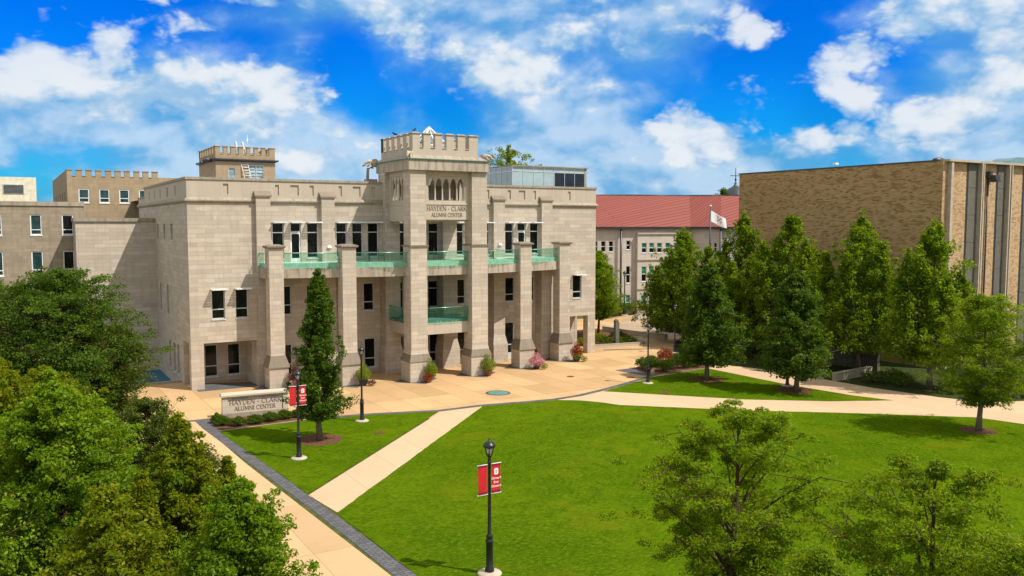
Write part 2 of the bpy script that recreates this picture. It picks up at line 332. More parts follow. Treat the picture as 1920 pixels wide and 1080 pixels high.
# ------------------------------------------------------------------ mesh helpers
class MB:
    """collects faces in (s, t, z) = (x, -y, z); UVs in metres follow each face"""
    def __init__(s): s.v = []; s.f = []; s.mi = []; s.cur = 0; s.smooth = False; s.sm = []
    def q(s, *pts):
        b = len(s.v); s.v += [tuple(p) for p in pts]; s.f.append(tuple(range(b, b + len(pts)))); s.mi.append(s.cur); s.sm.append(s.smooth)
    def hexa(s, c):
        for a in ((0, 1, 5, 4), (1, 3, 7, 5), (3, 2, 6, 7), (2, 0, 4, 6), (4, 5, 7, 6), (0, 2, 3, 1)): s.q(*[c[i] for i in a])
    def box(s, s0, s1, t0, t1, z0, z1):
        s.hexa([(x, -t, z) for z in (z0, z1) for t in (t1, t0) for x in (s0, s1)])
    def boxm(s, M, u0, u1, d0, d1, z0, z1):
        s.hexa([M(u, d, z) for z in (z0, z1) for d in (d1, d0) for u in (u0, u1)])
    def taper(s, lo, hi, z0, z1):
        """frustum between rectangle lo=(s0,s1,t0,t1) at z0 and hi at z1"""
        c = [(x, -t, z0) for t in (lo[3], lo[2]) for x in (lo[0], lo[1])] + [(x, -t, z1) for t in (hi[3], hi[2]) for x in (hi[0], hi[1])]
        s.hexa(c)
    def prism(s, pts, z0, z1, top=True, bottom=True):
        """pts: xy outline"""
        n = len(pts)
        for i in range(n):
            a, b = pts[i], pts[(i + 1) % n]; s.q((a[0], a[1], z0), (b[0], b[1], z0), (b[0], b[1], z1), (a[0], a[1], z1))
        if top: s.q(*[(p[0], p[1], z1) for p in pts])
        if bottom: s.q(*[(p[0], p[1], z0) for p in reversed(pts)])
    def tube(s, pts, rad, n=8, cap=True):
        pts = [np.array(p, float) for p in pts]
        if not hasattr(rad, '__len__'): rad = [rad] * len(pts)
        rings = []
        for i, p in enumerate(pts):
            d = (pts[min(i + 1, len(pts) - 1)] - pts[max(i - 1, 0)]); d = d / (np.linalg.norm(d) + 1e-9)
            a = np.cross(d, (0, 0, 1) if abs(d[2]) < .9 else (1, 0, 0)); a /= np.linalg.norm(a); b = np.cross(d, a)
            rings.append([tuple(p + rad[i] * (cos(2 * pi * k / n) * a + sin(2 * pi * k / n) * b)) for k in range(n)])
        base = len(s.v)
        for r in rings: s.v += r
        for i in range(len(rings) - 1):
            for k in range(n):
                s.f.append((base + i * n + k, base + i * n + (k + 1) % n, base + (i + 1) * n + (k + 1) % n, base + (i + 1) * n + k)); s.mi.append(s.cur); s.sm.append(True)
        if cap:
            s.f.append(tuple(base + k for k in reversed(range(n)))); s.f.append(tuple(base + (len(rings) - 1) * n + k for k in range(n))); s.mi += [s.cur] * 2; s.sm += [False] * 2
    def lathe(s, prof, n=16, c=(0, 0), smooth=True):
        """prof: (radius, z) list"""
        base = len(s.v)
        for r, z in prof: s.v += [(c[0] + r * cos(2 * pi * k / n), c[1] + r * sin(2 * pi * k / n), z) for k in range(n)]
        for i in range(len(prof) - 1):
            for k in range(n):
                s.f.append((base + i * n + k, base + i * n + (k + 1) % n, base + (i + 1) * n + (k + 1) % n, base + (i + 1) * n + k)); s.mi.append(s.cur); s.sm.append(smooth)
        s.f.append(tuple(base + k for k in reversed(range(n)))); s.f.append(tuple(base + (len(prof) - 1) * n + k for k in range(n))); s.mi += [s.cur] * 2; s.sm += [False] * 2
    def ball(s, c, r, n=10, m=7):
        """r = (rx, ry, rz)"""
        base = len(s.v)
        for i in range(m + 1):
            ph = pi * i / m
            for k in range(n): s.v.append((c[0] + r[0] * sin(ph) * cos(2 * pi * k / n), c[1] + r[1] * sin(ph) * sin(2 * pi * k / n), c[2] - r[2] * cos(ph)))
        for i in range(m):
            for k in range(n):
                s.f.append((base + i * n + k, base + i * n + (k + 1) % n, base + (i + 1) * n + (k + 1) % n, base + (i + 1) * n + k)); s.mi.append(s.cur); s.sm.append(True)
    def build(s, name, mats, parent=None, loc=None, label=None, rotz=0):
        me = bpy.data.meshes.new(name); me.from_pydata(s.v, [], s.f)
        for m in (mats if isinstance(mats, (list, tuple)) else [mats]): me.materials.append(MATS[m])
        V = np.array(s.v, float); uvl = me.uv_layers.new(name='UVMap'); uv = np.zeros((len(me.loops), 2), np.float32)
        li = 0
        for f in s.f:
            P = V[list(f)]; nrm = np.zeros(3)
            for i in range(len(f)):
                a, b = P[i], P[(i + 1) % len(f)]
                nrm += np.array([(a[1] - b[1]) * (a[2] + b[2]), (a[2] - b[2]) * (a[0] + b[0]), (a[0] - b[0]) * (a[1] + b[1])])
            nrm /= (np.linalg.norm(nrm) + 1e-12)
            if abs(nrm[2]) > .75: u = P[:, :2]
            else:
                h = np.array([-nrm[1], nrm[0]]); h /= (np.linalg.norm(h) + 1e-12)
                u = np.stack([P[:, :2] @ h, P[:, 2] / max(.3, math.sqrt(1 - nrm[2] ** 2))], 1)
            uv[li:li + len(f)] = u; li += len(f)
        uvl.data.foreach_set('uv', uv.ravel())
        me.polygons.foreach_set('material_index', s.mi); me.polygons.foreach_set('use_smooth', s.sm)
        me.update()
        o = bpy.data.objects.new(name, me); C.objects.link(o)
        if parent: o.parent = parent
        if loc: o.location = loc
        if rotz: o.rotation_euler.z = rotz
        if label: o['label'] = label
        return o
def thing(name, label, cat, loc=(0, 0, 0), rotz=0, group=None):
    o = bpy.data.objects.new(name, None); C.objects.link(o); o.location = loc; o.rotation_euler.z = rotz; o.empty_display_size = .5
    return tag(o, label, cat, group)
def tag(o, label, cat, group=None):
    o['label'] = label; o['category'] = cat
    if group: o['group'] = group
    return o
def struct(o): o['kind'] = 'structure'; return o
def kids(o): return list(o.children)
def copy_tree(o, parent=None):
    c = o.copy(); C.objects.link(c); c.parent = parent
    for ch in kids(o): copy_tree(ch, c)
    return c
def mt(c):      # front faces: u = s, outward = t
    return lambda u, d, z: (u, -(c + d), z)
def ms(c):      # left-facing walls: u = t, outward = -s
    return lambda u, d, z: (c - d, -u, z)
def msr(c):     # right-facing walls
    return lambda u, d, z: (c + d, -u, z)
def wall(mb, M, u0, u1, z0, z1, holes=(), depth=.25):
    us = sorted({u0, u1, *[h[0] for h in holes], *[h[1] for h in holes]}); zs = sorted({z0, z1, *[h[2] for h in holes], *[h[3] for h in holes]})
    us = [u for u in us if u0 <= u <= u1]; zs = [z for z in zs if z0 <= z <= z1]
    for i in range(len(us) - 1):
        for j in range(len(zs) - 1):
            cu, cz = (us[i] + us[i + 1]) / 2, (zs[j] + zs[j + 1]) / 2
            if any(h[0] < cu < h[1] and h[2] < cz < h[3] for h in holes): continue
            mb.q(M(us[i], 0, zs[j]), M(us[i + 1], 0, zs[j]), M(us[i + 1], 0, zs[j + 1]), M(us[i], 0, zs[j + 1]))
    for (a, b, c, d) in holes:
        a2, b2, c2, d2 = max(a, u0), min(b, u1), max(c, z0), min(d, z1)
        mb.q(M(a2, 0, c2), M(a2, 0, d2), M(a2, -depth, d2), M(a2, -depth, c2)); mb.q(M(b2, 0, c2), M(b2, -depth, c2), M(b2, -depth, d2), M(b2, 0, d2))
        mb.q(M(a2, 0, d2), M(b2, 0, d2), M(b2, -depth, d2), M(a2, -depth, d2)); mb.q(M(a2, 0, c2), M(a2, -depth, c2), M(b2, -depth, c2), M(b2, 0, c2))
def window(parent, M, u0, u1, z0, z1, bars=(), depth=.2, shade=False, glass='dark_glass', fm='frame_metal', fw=.06, sill=True, name='window', vbars=(), pane2=None):
    f = MB()
    for (a, b, c, d) in ((u0, u0 + fw, z0, z1), (u1 - fw, u1, z0, z1), (u0 + fw, u1 - fw, z0, z0 + fw), (u0 + fw, u1 - fw, z1 - fw, z1)): f.boxm(M, a, b, -depth - .02, -depth + .07, c, d)
    for zb in bars: f.boxm(M, u0 + fw, u1 - fw, -depth - .02, -depth + .06, zb - .035, zb + .035)
    for ub in vbars: f.boxm(M, ub - .025, ub + .025, -depth - .015, -depth + .055, z0 + fw, z1 - fw)
    if sill: f.boxm(M, u0 - .02, u1 + .02, -depth + .075, .045, z0 - .09, z0 - .003)
    w = f.build(name, fm, parent)
    p = MB(); p.q(M(u0, -depth, z0), M(u1, -depth, z0), M(u1, -depth, z1), M(u0, -depth, z1)); p.build('pane', glass, w)
    if pane2:
        p = MB(); zb, gl = pane2; p.q(M(u0, -depth + .015, z0), M(u1, -depth + .015, z0), M(u1, -depth + .015, zb), M(u0, -depth + .015, zb)); p.build('pane', gl, w)
    if shade:
        h = MB()
        for k in range(6): h.boxm(M, u0 - .06, u1 + .12, .06 + k * .10, .06 + k * .10 + .06, z1 + .05, z1 + .085)
        for u in (u0 - .06, u1 + .08): h.boxm(M, u, u + .04, 0.0, .68, z1 + .0, z1 + .048)
        h.boxm(M, u0 - .06, u1 + .12, .66, .70, z1 + .0, z1 + .09)
        h.build('sunshade', 'white_metal', w)
    return w
# ---- carved and printed letters
def arc(cx, cy, rx, ry, a0, a1, n=8): return [(cx + rx * cos(radians(a0 + (a1 - a0) * k / n)), cy + ry * sin(radians(a0 + (a1 - a0) * k / n))) for k in range(n + 1)]
TK, TN = .17, .085
GLY = {
 'H': (.80, [([(.14, 0), (.14, 1)], TK), ([(.66, 0), (.66, 1)], TK), ([(.14, .52), (.66, .52)], TN)], [.14, .66], 3),
 'A': (.80, [([(.08, 0), (.40, 1)], TN), ([(.40, 1), (.72, 0)], TK), ([(.20, .33), (.60, .33)], TN)], [.08, .72], 1),
 'Y': (.76, [([(.06, 1), (.38, .45)], TK), ([(.38, .45), (.70, 1)], TN), ([(.38, 0), (.38, .47)], TK)], [.38], 1),
 'D': (.80, [([(.14, 0), (.14, 1)], TK), ([(.14, 1), (.34, 1)] + arc(.34, .5, .36, .5, 90, -90) + [(.14, 0)], TN * 1.3)], [], 0),
 'E': (.62, [([(.14, 0), (.14, 1)], TK), ([(.08, .97), (.54, .97)], TN), ([(.14, .52), (.44, .52)], TN), ([(.08, .03), (.58, .03)], TN), ([(.54, .97), (.54, .8)], TN), ([(.57, .03), (.57, .2)], TN)], [], 0),
 'N': (.84, [([(.12, 0), (.12, 1)], TN), ([(.12, 1), (.72, 0)], TK), ([(.72, 0), (.72, 1)], TN)], [.12, .72], 2),
 'C': (.80, [(arc(.44, .5, .36, .48, 48, 312, 12), TK * .85), ([(.68, .86), (.68, .70)], TN)], [], 0),
 'L': (.60, [([(.14, 0), (.14, 1)], TK), ([(.08, .03), (.54, .03)], TN), ([(.54, .03), (.54, .22)], TN)], [.14], 2),
 'R': (.76, [([(.14, 0), (.14, 1)], TK), ([(.14, .97), (.36, .97)] + arc(.36, .74, .22, .23, 90, -90) + [(.14, .51)], TN * 1.4), ([(.34, .5), (.70, 0)], TK)], [.14], 1),
 'K': (.78, [([(.14, 0), (.14, 1)], TK), ([(.16, .45), (.64, 1)], TN), ([(.30, .58), (.70, 0)], TK)], [.14], 3),
 'U': (.82, [([(.14, 1), (.14, .34)] + arc(.40, .34, .26, .31, 180, 360) + [(.66, 1)], TK * .8)], [.14, .66], 2),
 'M': (1.0, [([(.12, 0), (.16, 1)], TN), ([(.16, 1), (.48, .1)], TK), ([(.48, .1), (.80, 1)], TN), ([(.80, 1), (.86, 0)], TK)], [.12, .86], 1),
 'I': (.34, [([(.17, 0), (.17, 1)], TK)], [.17], 3),
 'T': (.72, [([(.36, 0), (.36, 1)], TK), ([(.06, .97), (.66, .97)], TN), ([(.07, .97), (.07, .78)], TN), ([(.65, .97), (.65, .78)], TN)], [.36], 1),
 '-': (.44, [([(.10, .42), (.34, .42)], TK)], [], 0), ' ': (.36, [], [], 0)}
def carve(mb, text, M, u0, z0, h, width, d0, d1):
    """serif capitals of height h fitted to a width; the strokes stand d0..d1 from the face"""
    tot = sum(GLY[c][0] for c in text); k = width / tot; x = u0
    for ch in text:
        w, strokes, feet, where = GLY[ch]; st = list(strokes)
        for fx in feet:
            if where & 1: st.append(([(fx - .12, .025), (fx + .12, .025)], .05))
            if where & 2: st.append(([(fx - .12, .975), (fx + .12, .975)], .05))
        for pts, wd in st:
            for (a, b) in zip(pts, pts[1:]):
                ax, az, bx, bz = x + a[0] * k, z0 + a[1] * h, x + b[0] * k, z0 + b[1] * h
                L = math.hypot(bx - ax, bz - az) or 1e-6; nx, nz = -(bz - az) / L * wd * h * .5, (bx - ax) / L * wd * h * .5
                c = [(ax + nx, az + nz), (bx + nx, bz + nz), (bx - nx, bz - nz), (ax - nx, az - nz)]
                fr = [M(u, d1, z) for u, z in c]; bk = [M(u, d0, z) for u, z in c]
                mb.q(*fr)
                for i in range(4): mb.q(fr[i], bk[i], bk[(i + 1) % 4], fr[(i + 1) % 4])
        x += w * k
def text_mesh(name, body, size, matname, parent, loc, rot, extrude=.002):
    cu = bpy.data.curves.new(name, 'FONT'); cu.body = body; cu.size = size; cu.align_x = 'CENTER'; cu.align_y = 'CENTER'; cu.extrude = extrude; cu.space_line = 1.0; cu.resolution_u = 3; cu.offset = size * .012
    t = bpy.data.objects.new(name, cu); C.objects.link(t); dg = bpy.context.evaluated_depsgraph_get()
    me = bpy.data.meshes.new_from_object(t.evaluated_get(dg)); me.name = name; bpy.data.objects.remove(t)
    me.materials.clear(); me.materials.append(MATS[matname])
    o = bpy.data.objects.new(name, me); C.objects.link(o); o.parent = parent; o.location = loc; o.rotation_euler = rot
    return o
# ================================================================== THE GROUND
def sheet(name, pts, z, m, hole=None):
    mb = MB(); mb.q(*[(p[0], -p[1], z) for p in pts]); return struct(mb.build(name, m))
g0 = MB()   # one sheet to the horizon, with the sunken pool cut out of it
S = 3000; hx0, hx1, hy0, hy1 = -5.6, 0.0, 4.0, 14.2
g0.q((-S, -S, 0), (S, -S, 0), (hx1, hy0, 0), (hx0, hy0, 0)); g0.q((S, -S, 0), (S, S, 0), (hx1, hy1, 0), (hx1, hy0, 0))
g0.q((S, S, 0), (-S, S, 0), (hx0, hy1, 0), (hx1, hy1, 0)); g0.q((-S, S, 0), (-S, -S, 0), (hx0, hy0, 0), (hx0, hy1, 0))
struct(g0.build('ground', 'earth'))
sheet('plaza', [(-9, 9.95), (-5.17, 9.6), (-1.5, 9.8), (-.8, 13), (4, 14), (12, 16.5), (25, 16.5), (31, 12.3), (39.2, 9.6), (42, 2), (57, -11), (62, -17), (60, -23), (36, -23), (35, -3.85), (-9, -3.85)], .004, 'tan_paving')
sheet('terrace', [(45.0, -4.2), (44.7, -8), (46.0, -12.5), (54, -20.5), (63.5, -19.3), (58, -10), (50, -4.5)], .009, 'terrace_paving')
sheet('walk', [(-5.17, 9.6), (-1.48, 9.83), (-1.2, 20), (-.3, 36), (0, 60), (-5, 60), (-4.8, 34), (-4.9, 21)], .009, 'walk_paving')
sheet('path', [(19.98, 15.53), (24.16, 14.69), (31.02, 12.05), (37.1, 11.5), (39.24, 10.36), (41.0, 15.0), (41.17, 20.13), (41.36, 23.58), (42.27, 27.77), (43.34, 30.38), (45.92, 31.34), (49.8, 33.6), (70, 45), (66, 56), (40.07, 38.2), (39.24, 34.95), (38.59, 32.51), (33.29, 28.03), (28.26, 24.17), (22.42, 18.89), (22.03, 17.72)], .009, 'path_paving')
sheet('path', [(11.89, 14.8), (14.83, 14.76), (.26, 29.32), (-.07, 26.53)], .010, 'path_paving')
sheet('paver_strip', [(-1.6, 9.83), (-1.57, 11.9), (-.5, 28.72), (-.2, 36.15), (-.14, 42), (.0, 60), (.8, 60), (.65, 41.67), (.43, 36.5), (.05, 29.05), (-.07, 26.53), (-.86, 12.98), (-.75, 9.83)], .014, 'grey_pavers')
def band(name, pts, w, z, m):
    P = [np.array(p, float) for p in pts]; L, R = [], []
    for i, p in enumerate(P):
        d = P[min(i + 1, len(P) - 1)] - P[max(i - 1, 0)]; d /= np.linalg.norm(d); n = np.array([-d[1], d[0]]); L.append(p + n * w / 2); R.append(p - n * w / 2)
    mb = MB()
    for i in range(len(P) - 1): mb.q(*[(q[0], -q[1], z) for q in (L[i], L[i + 1], R[i + 1], R[i])])
    return struct(mb.build(name, m))
band('paver_band', [(-9, 9.55), (-5.15, 9.45), (-1.6, 9.62), (-.75, 9.62)], .42, .014, 'grey_pavers')
band('paver_band', [(3.9, 12.6), (5.5, 12.78), (8, 13.28), (10.45, 14.05), (11.9, 14.5), (14.83, 14.5), (18, 15.05), (20, 15.3), (22, 15.1), (24.2, 14.45), (27.05, 13.45), (31.0, 11.85)], .46, .014, 'grey_pavers')
sheet('paver_band', [(30.2, 8.4), (32.24, 8.3), (31.55, 11.4), (31.0, 12.05), (30.6, 11.2)], .016, 'grey_pavers')
sheet('paver_band', [(.3, -2.78), (5.8, -.68), (5.8, .7), (.3, .7)], .008, 'grey_pavers')
sheet('paver_band', [(36.0, -1.0), (40.2, .6), (42.0, 2.2), (41.8, 2.6), (40.0, 1.0), (35.9, -.6)], .013, 'grey_pavers')
def rough_edge(pts, seg, amp, seed):
    rng = random.Random(seed); out = []
    for i in range(len(pts)):
        a, b = pts[i], pts[(i + 1) % len(pts)]; L = math.dist(a, b); n = max(1, int(L / seg))
        for k in range(n):
            f = k / n; j = 0 if k == 0 else amp
            out.append((a[0] + (b[0] - a[0]) * f + rng.uniform(-j, j), a[1] + (b[1] - a[1]) * f + rng.uniform(-j, j)))
    return out
sheet('lawn', rough_edge([(14.83, 14.76), (17.2, 15.2), (19.98, 15.6), (21.2, 16.5), (22.03, 17.72), (22.5, 18.9), (28.26, 24.17), (33.29, 28.03), (38.59, 32.51), (39.3, 34.95), (40.07, 38.2), (45, 60), (.9, 60), (.65, 41.7), (.43, 36.5), (.2, 29.32)], .5, .025, 1), .020, 'lawn_grass')
sheet('lawn', rough_edge([(-.93, 13.06), (3.96, 12.84), (7.9, 13.55), (11.75, 14.75), (-.04, 26.4)], .5, .02, 2), .020, 'lawn_grass')
sheet('lawn', rough_edge([(24.3, 14.75), (27.05, 13.72), (31.02, 12.2), (37.09, 11.55), (37.16, 19.69), (37.85, 24.52), (38.75, 26.9), (35.03, 25.0), (30.69, 21.75), (27.59, 18.4)], .5, .02, 3), .020, 'lawn_grass')
sheet('planting_bed', [(-.78, 9.9), (-.88, 12.9), (3.96, 12.66), (5.6, 12.55), (4.3, 10.6), (-.1, 9.75)], .024, 'mulch')
sheet('planting_bed', [(32.08, 8.52), (31.2, 11.6), (37.2, 11.25), (39.2, 9.42), (38.49, 6.34), (34.67, 6.7)], .024, 'mulch')
sheet('planting_bed', [(39.5, 4.6), (39.3, 10.3), (41.1, 15), (41.27, 20.13), (41.46, 23.58), (42.37, 27.77), (43.44, 30.38), (46, 31.3), (50, 33.4), (60, 36), (60, 22), (53.5, 21), (53.5, -5), (46, -2.5)], .006, 'ground_cover')
sheet('planting_bed', [(35.4, -2.6), (40.7, -1.8), (41.4, -2.2), (42.6, -3.8), (44.4, -9), (45, -14), (38, -14)], .024, 'mulch')
# pale edging strips along the beds
band('bed_edging', [(-.9, 12.98), (3.96, 12.74), (5.6, 12.62)], .10, .03, 'pale_concrete')
band('bed_edging', [(31.05, 11.78), (33.5, 11.52), (37.2, 11.36)], .12, .03, 'concrete')
def disc_pts(c, r, n=40, j=.0, seed=0):
    rng = random.Random(seed); return [(c[0] + r * (1 + rng.uniform(-j, j)) * cos(2 * pi * k / n), c[1] + r * (1 + rng.uniform(-j, j)) * sin(2 * pi * k / n)) for k in range(n)]
for k, (s_, t_, r_) in enumerate([(3.26, 17.67, 1.25), (33.58, 15.12, 1.3), (35.77, 21.3, 1.25), (35.51, 34.5, .95)]): sheet('mulch_ring', disc_pts((s_, t_), r_, 30, .06, k), .026, 'mulch')
sheet('mulch_ring', [(27.2, 17.0), (27.9, 16.8), (28.3, 17.1), (27.8, 17.5), (27.2, 17.3)], .026, 'mulch')

# the sunken pool beside the wall
pw = MB(); pw.q((-5.6, 4.0, -.62), (0, 4.0, -.62), (0, 14.2, -.62), (-5.6, 14.2, -.62)); struct(pw.build('pool_water', 'pool_water'))
pk = MB(); pk.box(-5.6, 0, -4.02, -3.99, -.9, 0); pk.box(-5.63, -5.6, -14.2, -3.99, -.9, 0); pk.box(-5.85, 0, -3.99, -3.72, 0, .13); struct(pk.build('pool_kerb', 'concrete'))

# ================================================================== ALUMNI CENTER
AC = thing('alumni_center', 'limestone hall with a bowed colonnade, green glass balconies and a crenellated porch tower', 'building')
L0, L1 = 0.0, 34.4
PIL = [(4.57, 5.58), (9.32, 10.31), (14.2, 15.4), (19.1, 20.3), (23.82, 24.88), (28.5, 29.57)]
T3 = [(5.76, 6.6, 1), (7.07, 7.85, 2), (8.29, 9.15, 1), (10.51, 11.35, 1), (11.76, 12.6, 1), (12.99, 13.87, 1), (15.45, 16.15, 0), (18.07, 18.96, 0), (20.37, 21.21, 1), (21.6, 22.4, 1), (22.8, 23.62, 1), (25.09, 25.89, 1), (26.3, 27.12, 2), (27.54, 28.41, 1)]
Z3 = (9.02, 11.58)
w = MB()
wall(w, mt(0), L0, L1, 7.7, 12.93, [(a, b, (Z3[0] if k != 2 else 8.74), Z3[1]) for a, b, k in T3])
wall(w, mt(0), L0, 4.57, 0, 7.7, [(1.45, 2.36, 4.88, 6.93), (3.08, 3.96, 4.88, 6.93), (.86, 4.5, 0, 3.22)], .7)
wall(w, mt(0), 29.57, L1, 0, 7.7, [(31.96, 32.89, 4.99, 7.02), (29.9, 33.6, 0, 3.4)], .7)
W12 = [(6.35, 7.25, 4.85, 6.97, 5.55), (8.4, 9.25, 4.85, 6.97, 5.55), (12.86, 13.72, 4.85, 6.97, 5.5), (15.3, 16.18, 4.85, 6.97, 6.35), (18.36, 19.26, 4.85, 6.97, 6.35), (20.95, 21.75, 4.95, 7.0, 5.55), (25.5, 26.4, 4.95, 7.0, 5.55), (27.55, 28.4, 4.95, 7.0, 5.55),
       (6.35, 7.25, .4, 2.65, 1.15), (8.4, 9.25, .4, 2.65, 1.15), (12.88, 13.8, .38, 2.67, 1.1), (15.3, 16.2, .4, 2.65, 1.15), (18.42, 19.32, .4, 2.65, 1.15), (20.95, 21.8, .4, 2.65, 1.15)]
wall(w, mt(-.7), 4.57, 29.57, 0, 7.7, [x[:4] for x in W12] + [(25.3, 26.5, 0, 3.2)])
SL = [(-13.4, -12.6, 10.3, 11.48), (-10.2, -9.3, 10.3, 11.5), (-6.9, -5.9, 10.32, 11.52), (-12.75, -12.05, 4.5, 6.75), (-9.4, -8.5, 4.5, 6.8), (-9.05, -8.25, .35, 2.5), (-7.1, -6.15, .38, 2.55), (-5.45, -4.5, .4, 2.62)]
wall(w, ms(0), -24, 0, -.9, 12.93, SL + [(-2.78, -.72, 0, 3.2)], .3)
wall(w, msr(L1), -30, 0, 0, 12.93, [(-2.78, -.72, 0, 3.4)], .3)
for x0, x1 in ((.3, 4.57), (29.57, 34.1)):     # the corner arcades: back walls and ceilings
    wall(w, mt(-2.8), x0, x1, 0, 3.5, [(1.43, 2.34, .38, 2.73), (3.04, 3.95, .41, 2.71)] if x0 < 5 else [(30.6, 31.4, .4, 2.7)])
    w.q((x0, 0.0 + .02, 3.45), (x1, .02, 3.45), (x1, 2.8, 3.45), (x0, 2.8, 3.45))
w.box(4.35, 4.57, -2.8, -.72, 0, 3.5); w.box(29.57, 29.8, -2.8, -.72, 0, 3.5)
wall(w, mt(-24), 0, L1, 0, 12.93)
w.build('wall', 'limestone', AC)
# annex: lower wing at the pool corner
a_ = MB(); wall(a_, mt(-14.2), -5.9, 0, -.9, 11.7); wall(a_, ms(-5.9), -17.2, -14.2, -.9, 11.7); a_.build('wing_wall', 'limestone', AC)
a_ = MB(); a_.box(-6.02, -.01, -14.6, -14.08, 11.7, 11.98); a_.box(-6.02, -5.6, -17.2, -14.6, 11.7, 11.98); a_.build('coping', 'limestone_cap', AC)
a_ = MB(); a_.q((-5.7, 14.5, 11.6), (0, 14.5, 11.6), (0, 24, 11.6), (-5.7, 24, 11.6)); a_.q((.1, .3, 13.7), (34.3, .3, 13.7), (34.3, 30, 13.7), (.1, 30, 13.7)); a_.build('roof', 'flat_roof', AC)
# cornice, parapet with sunk panels, coping
c_ = MB(); c_.taper((-.0, 34.4, -.3, .0), (-.16, 34.56, -.3, .16), 12.93, 13.08); c_.box(-.16, 34.56, -.3, .16, 13.08, 13.16); c_.taper((-.16, 34.56, -.3, .16), (-.02, 34.42, -.3, .02), 13.16, 13.34)
c_.taper((0, .3, -24, -.3), (-.16, .3, -24, -.3), 12.93, 13.08); c_.box(-.16, .3, -24, -.3, 13.08, 13.16); c_.taper((-.16, .3, -24, -.3), (-.02, .3, -24, -.3), 13.16, 13.34)
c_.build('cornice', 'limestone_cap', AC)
NI = [(2.42, 2.78), (6.04, 6.31), (7.12, 7.75), (8.56, 8.86), (10.76, 11.01), (11.86, 12.47), (13.33, 13.61), (21.1, 21.4), (22.0, 22.6), (23.3, 23.6), (25.34, 25.65), (26.41, 27.05), (27.86, 28.12), (31.4, 31.68)]
p_ = MB(); wall(p_, mt(0), L0, L1, 13.34, 14.55, [(a, b, 13.55, 14.30) for a, b in NI], .09)
for a, b in NI: p_.q((a, .09, 13.55), (b, .09, 13.55), (b, .09, 14.30), (a, .09, 14.30))
NS = [(-17.5, -17.1), (-14.6, -14.2), (-11.5, -11.1), (-8.2, -7.6), (-4.6, -4.2)]
wall(p_, ms(0), -20.2, 0, 13.34, 14.55, [(a, b, 13.55, 14.25) for a, b in NS], .09)
for a, b in NS: p_.q((.09, -a, 13.55), (.09, -b, 13.55), (.09, -b, 14.25), (.09, -a, 14.25))
wall(p_, ms(0), -24, -20.2, 13.34, 13.75); wall(p_, msr(L1), -24, 0, 13.34, 14.55); p_.q((.4, .4, 13.3), (34, .4, 13.3), (34, .4, 14.55), (.4, .4, 14.55)); p_.q((0, 20.2, 13.34), (.5, 20.2, 13.34), (.5, 20.2, 14.55), (0, 20.2, 14.55))
p_.build('parapet', 'limestone_plain', AC)
p_ = MB(); p_.box(-.07, 34.47, -.45, .07, 14.55, 14.72); p_.box(-.07, .45, -20.25, -.45, 14.55, 14.72); p_.box(33.95, 34.47, -24, -.45, 14.55, 14.72); p_.box(-.05, .45, -24, -20.25, 13.75, 13.9); p_.build('coping', 'limestone_cap', AC)
# windows of the third floor, doors to the balcony
for a, b, k in T3:
    if k == 2:
        window(AC, mt(0), a, b, 10.92, Z3[1], (), .16, True, sill=False)
        d = MB(); M = mt(0)
        for q in ((a, a + .11, 8.74, 10.9), (b - .11, b, 8.74, 10.9), (a + .11, b - .11, 10.78, 10.9), (a + .11, b - .11, 8.74, 9.02), (a + .11, b - .11, 9.36, 9.42)): d.boxm(M, q[0], q[1], -.18, -.08, q[2], q[3])
        dd = d.build('door', 'white_metal', AC); p = MB(); p.q(M(a + .1, -.14, 9.0), M(b - .1, -.14, 9.0), M(b - .1, -.14, 10.8), M(a + .1, -.14, 10.8)); p.build('pane', 'dark_glass', dd)
        h = MB(); h.boxm(M, b - .2, b - .16, -.07, -.03, 9.75, 10.05); h.build('handle', 'dark_metal', dd)
    else: window(AC, mt(0), a, b, Z3[0], Z3[1], (10.88,), .16, bool(k))
for a, b in ((1.45, 2.36), (3.08, 3.96)): window(AC, mt(0), a, b, 4.88, 6.93, (5.55,), .16, True)
window(AC, mt(0), 31.96, 32.89, 4.99, 7.02, (5.55,), .16, True)
for x in W12: window(AC, mt(-.7), x[0], x[1], x[2], x[3], (x[4],), .14)
for x in SL: window(AC, ms(0), x[0], x[1], x[2], x[3], ((x[2] + .5,) if x[3] - x[2] > 1.5 else ()), .2, glass='teal_glass', fw=.04)
window(AC, mt(-2.8), 1.43, 2.34, .38, 2.73, (1.15,), .14); window(AC, mt(-2.8), 3.04, 3.95, .41, 2.71, (1.15,), .14); window(AC, mt(-2.8), 30.6, 31.4, .4, 2.7, (1.15,), .14)
d = MB(); M = mt(-.7)
for q in ((25.3, 25.42, 0, 3.2), (26.38, 26.5, 0, 3.2), (25.42, 26.38, 3.1, 3.2), (25.42, 26.38, 0, .55), (25.42, 26.38, 1.2, 1.27)): d.boxm(M, q[0], q[1], -.26, -.14, q[2], q[3])
dd = d.build('door', 'frame_metal', AC, label='glazed entrance door under the balcony'); p = MB(); p.q(M(25.3, -.22, 0), M(26.5, -.22, 0), M(26.5, -.22, 3.2), M(25.3, -.22, 3.2)); p.build('pane', 'dark_glass', dd)
for x, t_ in ((9.84, .35), (24.37, .35)):
    l = MB(); l.taper((x - .16, x + .16, t_, t_ + .16), (x - .12, x + .12, t_, t_ + .1), 9.78, 9.9); l.box(x - .05, x + .05, t_, t_ + .08, 9.7, 9.78); l.build('wall_lamp', 'white_metal', AC)
